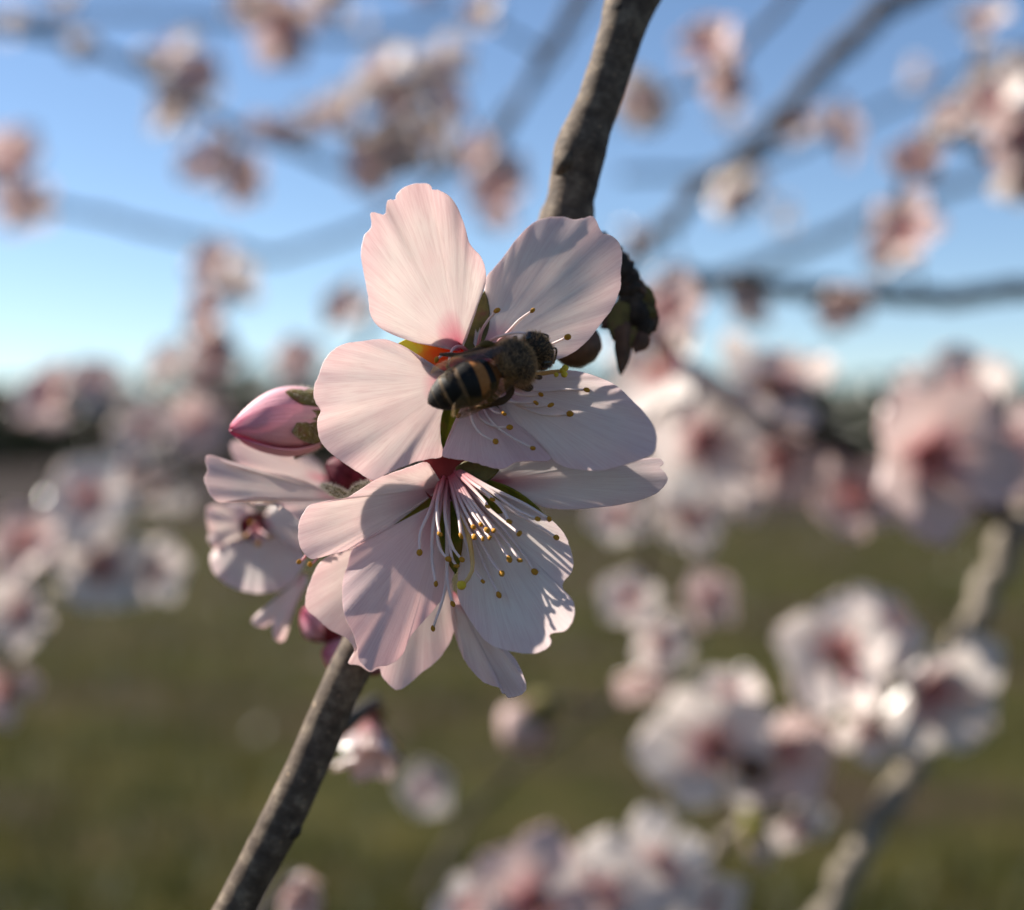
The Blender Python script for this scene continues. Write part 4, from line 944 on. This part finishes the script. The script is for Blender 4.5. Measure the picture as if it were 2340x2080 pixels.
blossom(1420, 1490, 270, 'blurred white-pink blossom with a rosy throat at the end of the pale twig', (-.3, .1), q9, 0, d=.395)
blossom(1540, 1490, 220, 'blurred shaded blossom with a purple-red heart, leaning on the rosy-throated one', (.35, .0), q9, 1, d=.40)
blossom(1450, 1400, 150, 'blurred blossom with one petal pointing straight up over the rosy-throated one', (-.1, .85), q9, 0, d=.41)
blossom(1580, 1640, 150, 'blurred shaded pale blossom below the purple-hearted one', (.3, -.5), q9, 0, d=.42)
bud((1505 * FV, 1655 * FV), (1530 * FV, 1735 * FV), .40, .40, .0045, 'blurred pale green-white bud hanging from the pale twig', cup_mat='sepal', mat='petal_far', seed=8, stalk=q9)
knob(P(1500 * FV, 1535 * FV, .385), .005, Vector((.5, -.5, .5)), 'scale_brown', twigs[-1][0], 'bud_husk', .9)
q10 = twig([(860, 1900, .36), (1000, 1850, .36), (1150, 1840, .365), (1290, 1800, .37), (1400, 1740, .38)], .002, .0016, 'blurred twig along the bottom under a row of white-pink blossoms', 'bark_pale')
for (x, y, s, f, lb) in ((1060, 1800, 260, (-.1, .25), 'blurred rounded pale pink blossom, second in the row over the meadow'), (1190, 1790, 240, (.15, .3), 'blurred white blossom with rounded petals in the middle of the low row'),
                         (1310, 1735, 210, (.3, .4), 'blurred blossom with a red-brown throat at the pale twig end of the low row'), (945, 1810, 140, (-.4, .4), 'small blurred pink blossom starting the low row'), (1400, 1800, 180, (.2, -.3), 'blurred shaded blossom closing the low row beside the pale twig')):
    blossom(x, y, s, lb, f, q10, 1 if s == 260 else 0)
q15 = twig([(840, 1800, .52), (930, 1640, .53), (1080, 1500, .54), (1230, 1390, .55), (1400, 1260, .56)], .0018, .0012, 'faint blurred twig rising over the green meadow')
blossom(860, 1575, 110, 'faint blurred pale blossom on the faint twig over the meadow', (-.3, .2), q15, 0)
bud((1070 * FV, 1430 * FV), (1010 * FV, 1490 * FV), .40, .395, .0085, 'round blurred pink bud alone over the green meadow', mat='petal_far_pink', cup_mat='sepal_olive', seed=9)
qb = twig([(1070, 1428, .401), (1100, 1400, .42), (1180, 1410, .50), (1230, 1390, .55)], .001, .001, 'short blurred stalk holding the round pink bud')
blossom(745, 1430, 140, 'blurred pink half-open blossom behind the lower sharp branch', (-.1, -.85), hpath, 1, d=.235, open_=.3)
blossom(590, 1755, 170, 'blurred pink blossom behind the foot of the sharp branch', (.2, -.3), hpath, 1, d=.30, open_=.5)

# ------------------------------------------------------------------ look-alikes told apart by what they grow next to
ORD = ['nearest', 'second nearest', 'third nearest', 'fourth nearest', 'fifth nearest', 'sixth nearest', 'seventh nearest', 'eighth nearest', 'ninth nearest', 'tenth nearest', 'eleventh nearest', 'twelfth nearest'] + [str(k) + 'th nearest' for k in range(13, 30)]
def order(group, ref_xy, text):
    obs = [o for o in col.objects if o.get('group') == group and o.parent is None]
    def dist(o):
        r = Vector(o.location) - CAM; z = r.dot(VF); return (r.dot(VR) / z * F + 1170 - ref_xy[0]) ** 2 + (-r.dot(VU) / z * F + 1040 - ref_xy[1]) ** 2
    for k, o in enumerate(sorted(obs, key=dist)): o['label'] = text % ORD[k]
order('blossoms on the sagging twig', (960, 430), 'blurred pale blossom on the sagging twig, %s to the upper sharp petal')
order('blossoms on the rising twig', (526, 984), 'blurred white blossom on the rising twig, %s to the pink bud')
order('blossoms before the wood', (526, 984), 'blurred pink blossom before the dark wood, %s to the pink bud')
order('blossoms on the trailing twig', (1500, 1080), 'small blurred blossom on the trailing twig, %s to the hanging blossom')
order('blossoms on the arching branch', (1815 * FV, 465 * FV), 'blurred blossom on the arching branch, %s to the level branch')
order('blossoms on the hanging twig', (526, 984), 'blurred pink blossom on the hanging twig, %s to the pink bud')
order('blossoms along the slanting branch', (1240, 500), 'small blurred blossom along the dark slanting branch, %s to the upper sharp branch')
order('far faint blossoms right', (1290, 490), 'tiny faint far blossom behind the slanting branch, %s to the upper sharp branch')
order('far faint blossoms left', (1440, 0), 'tiny faint far blossom high in the left sky, %s to the upper sharp branch')
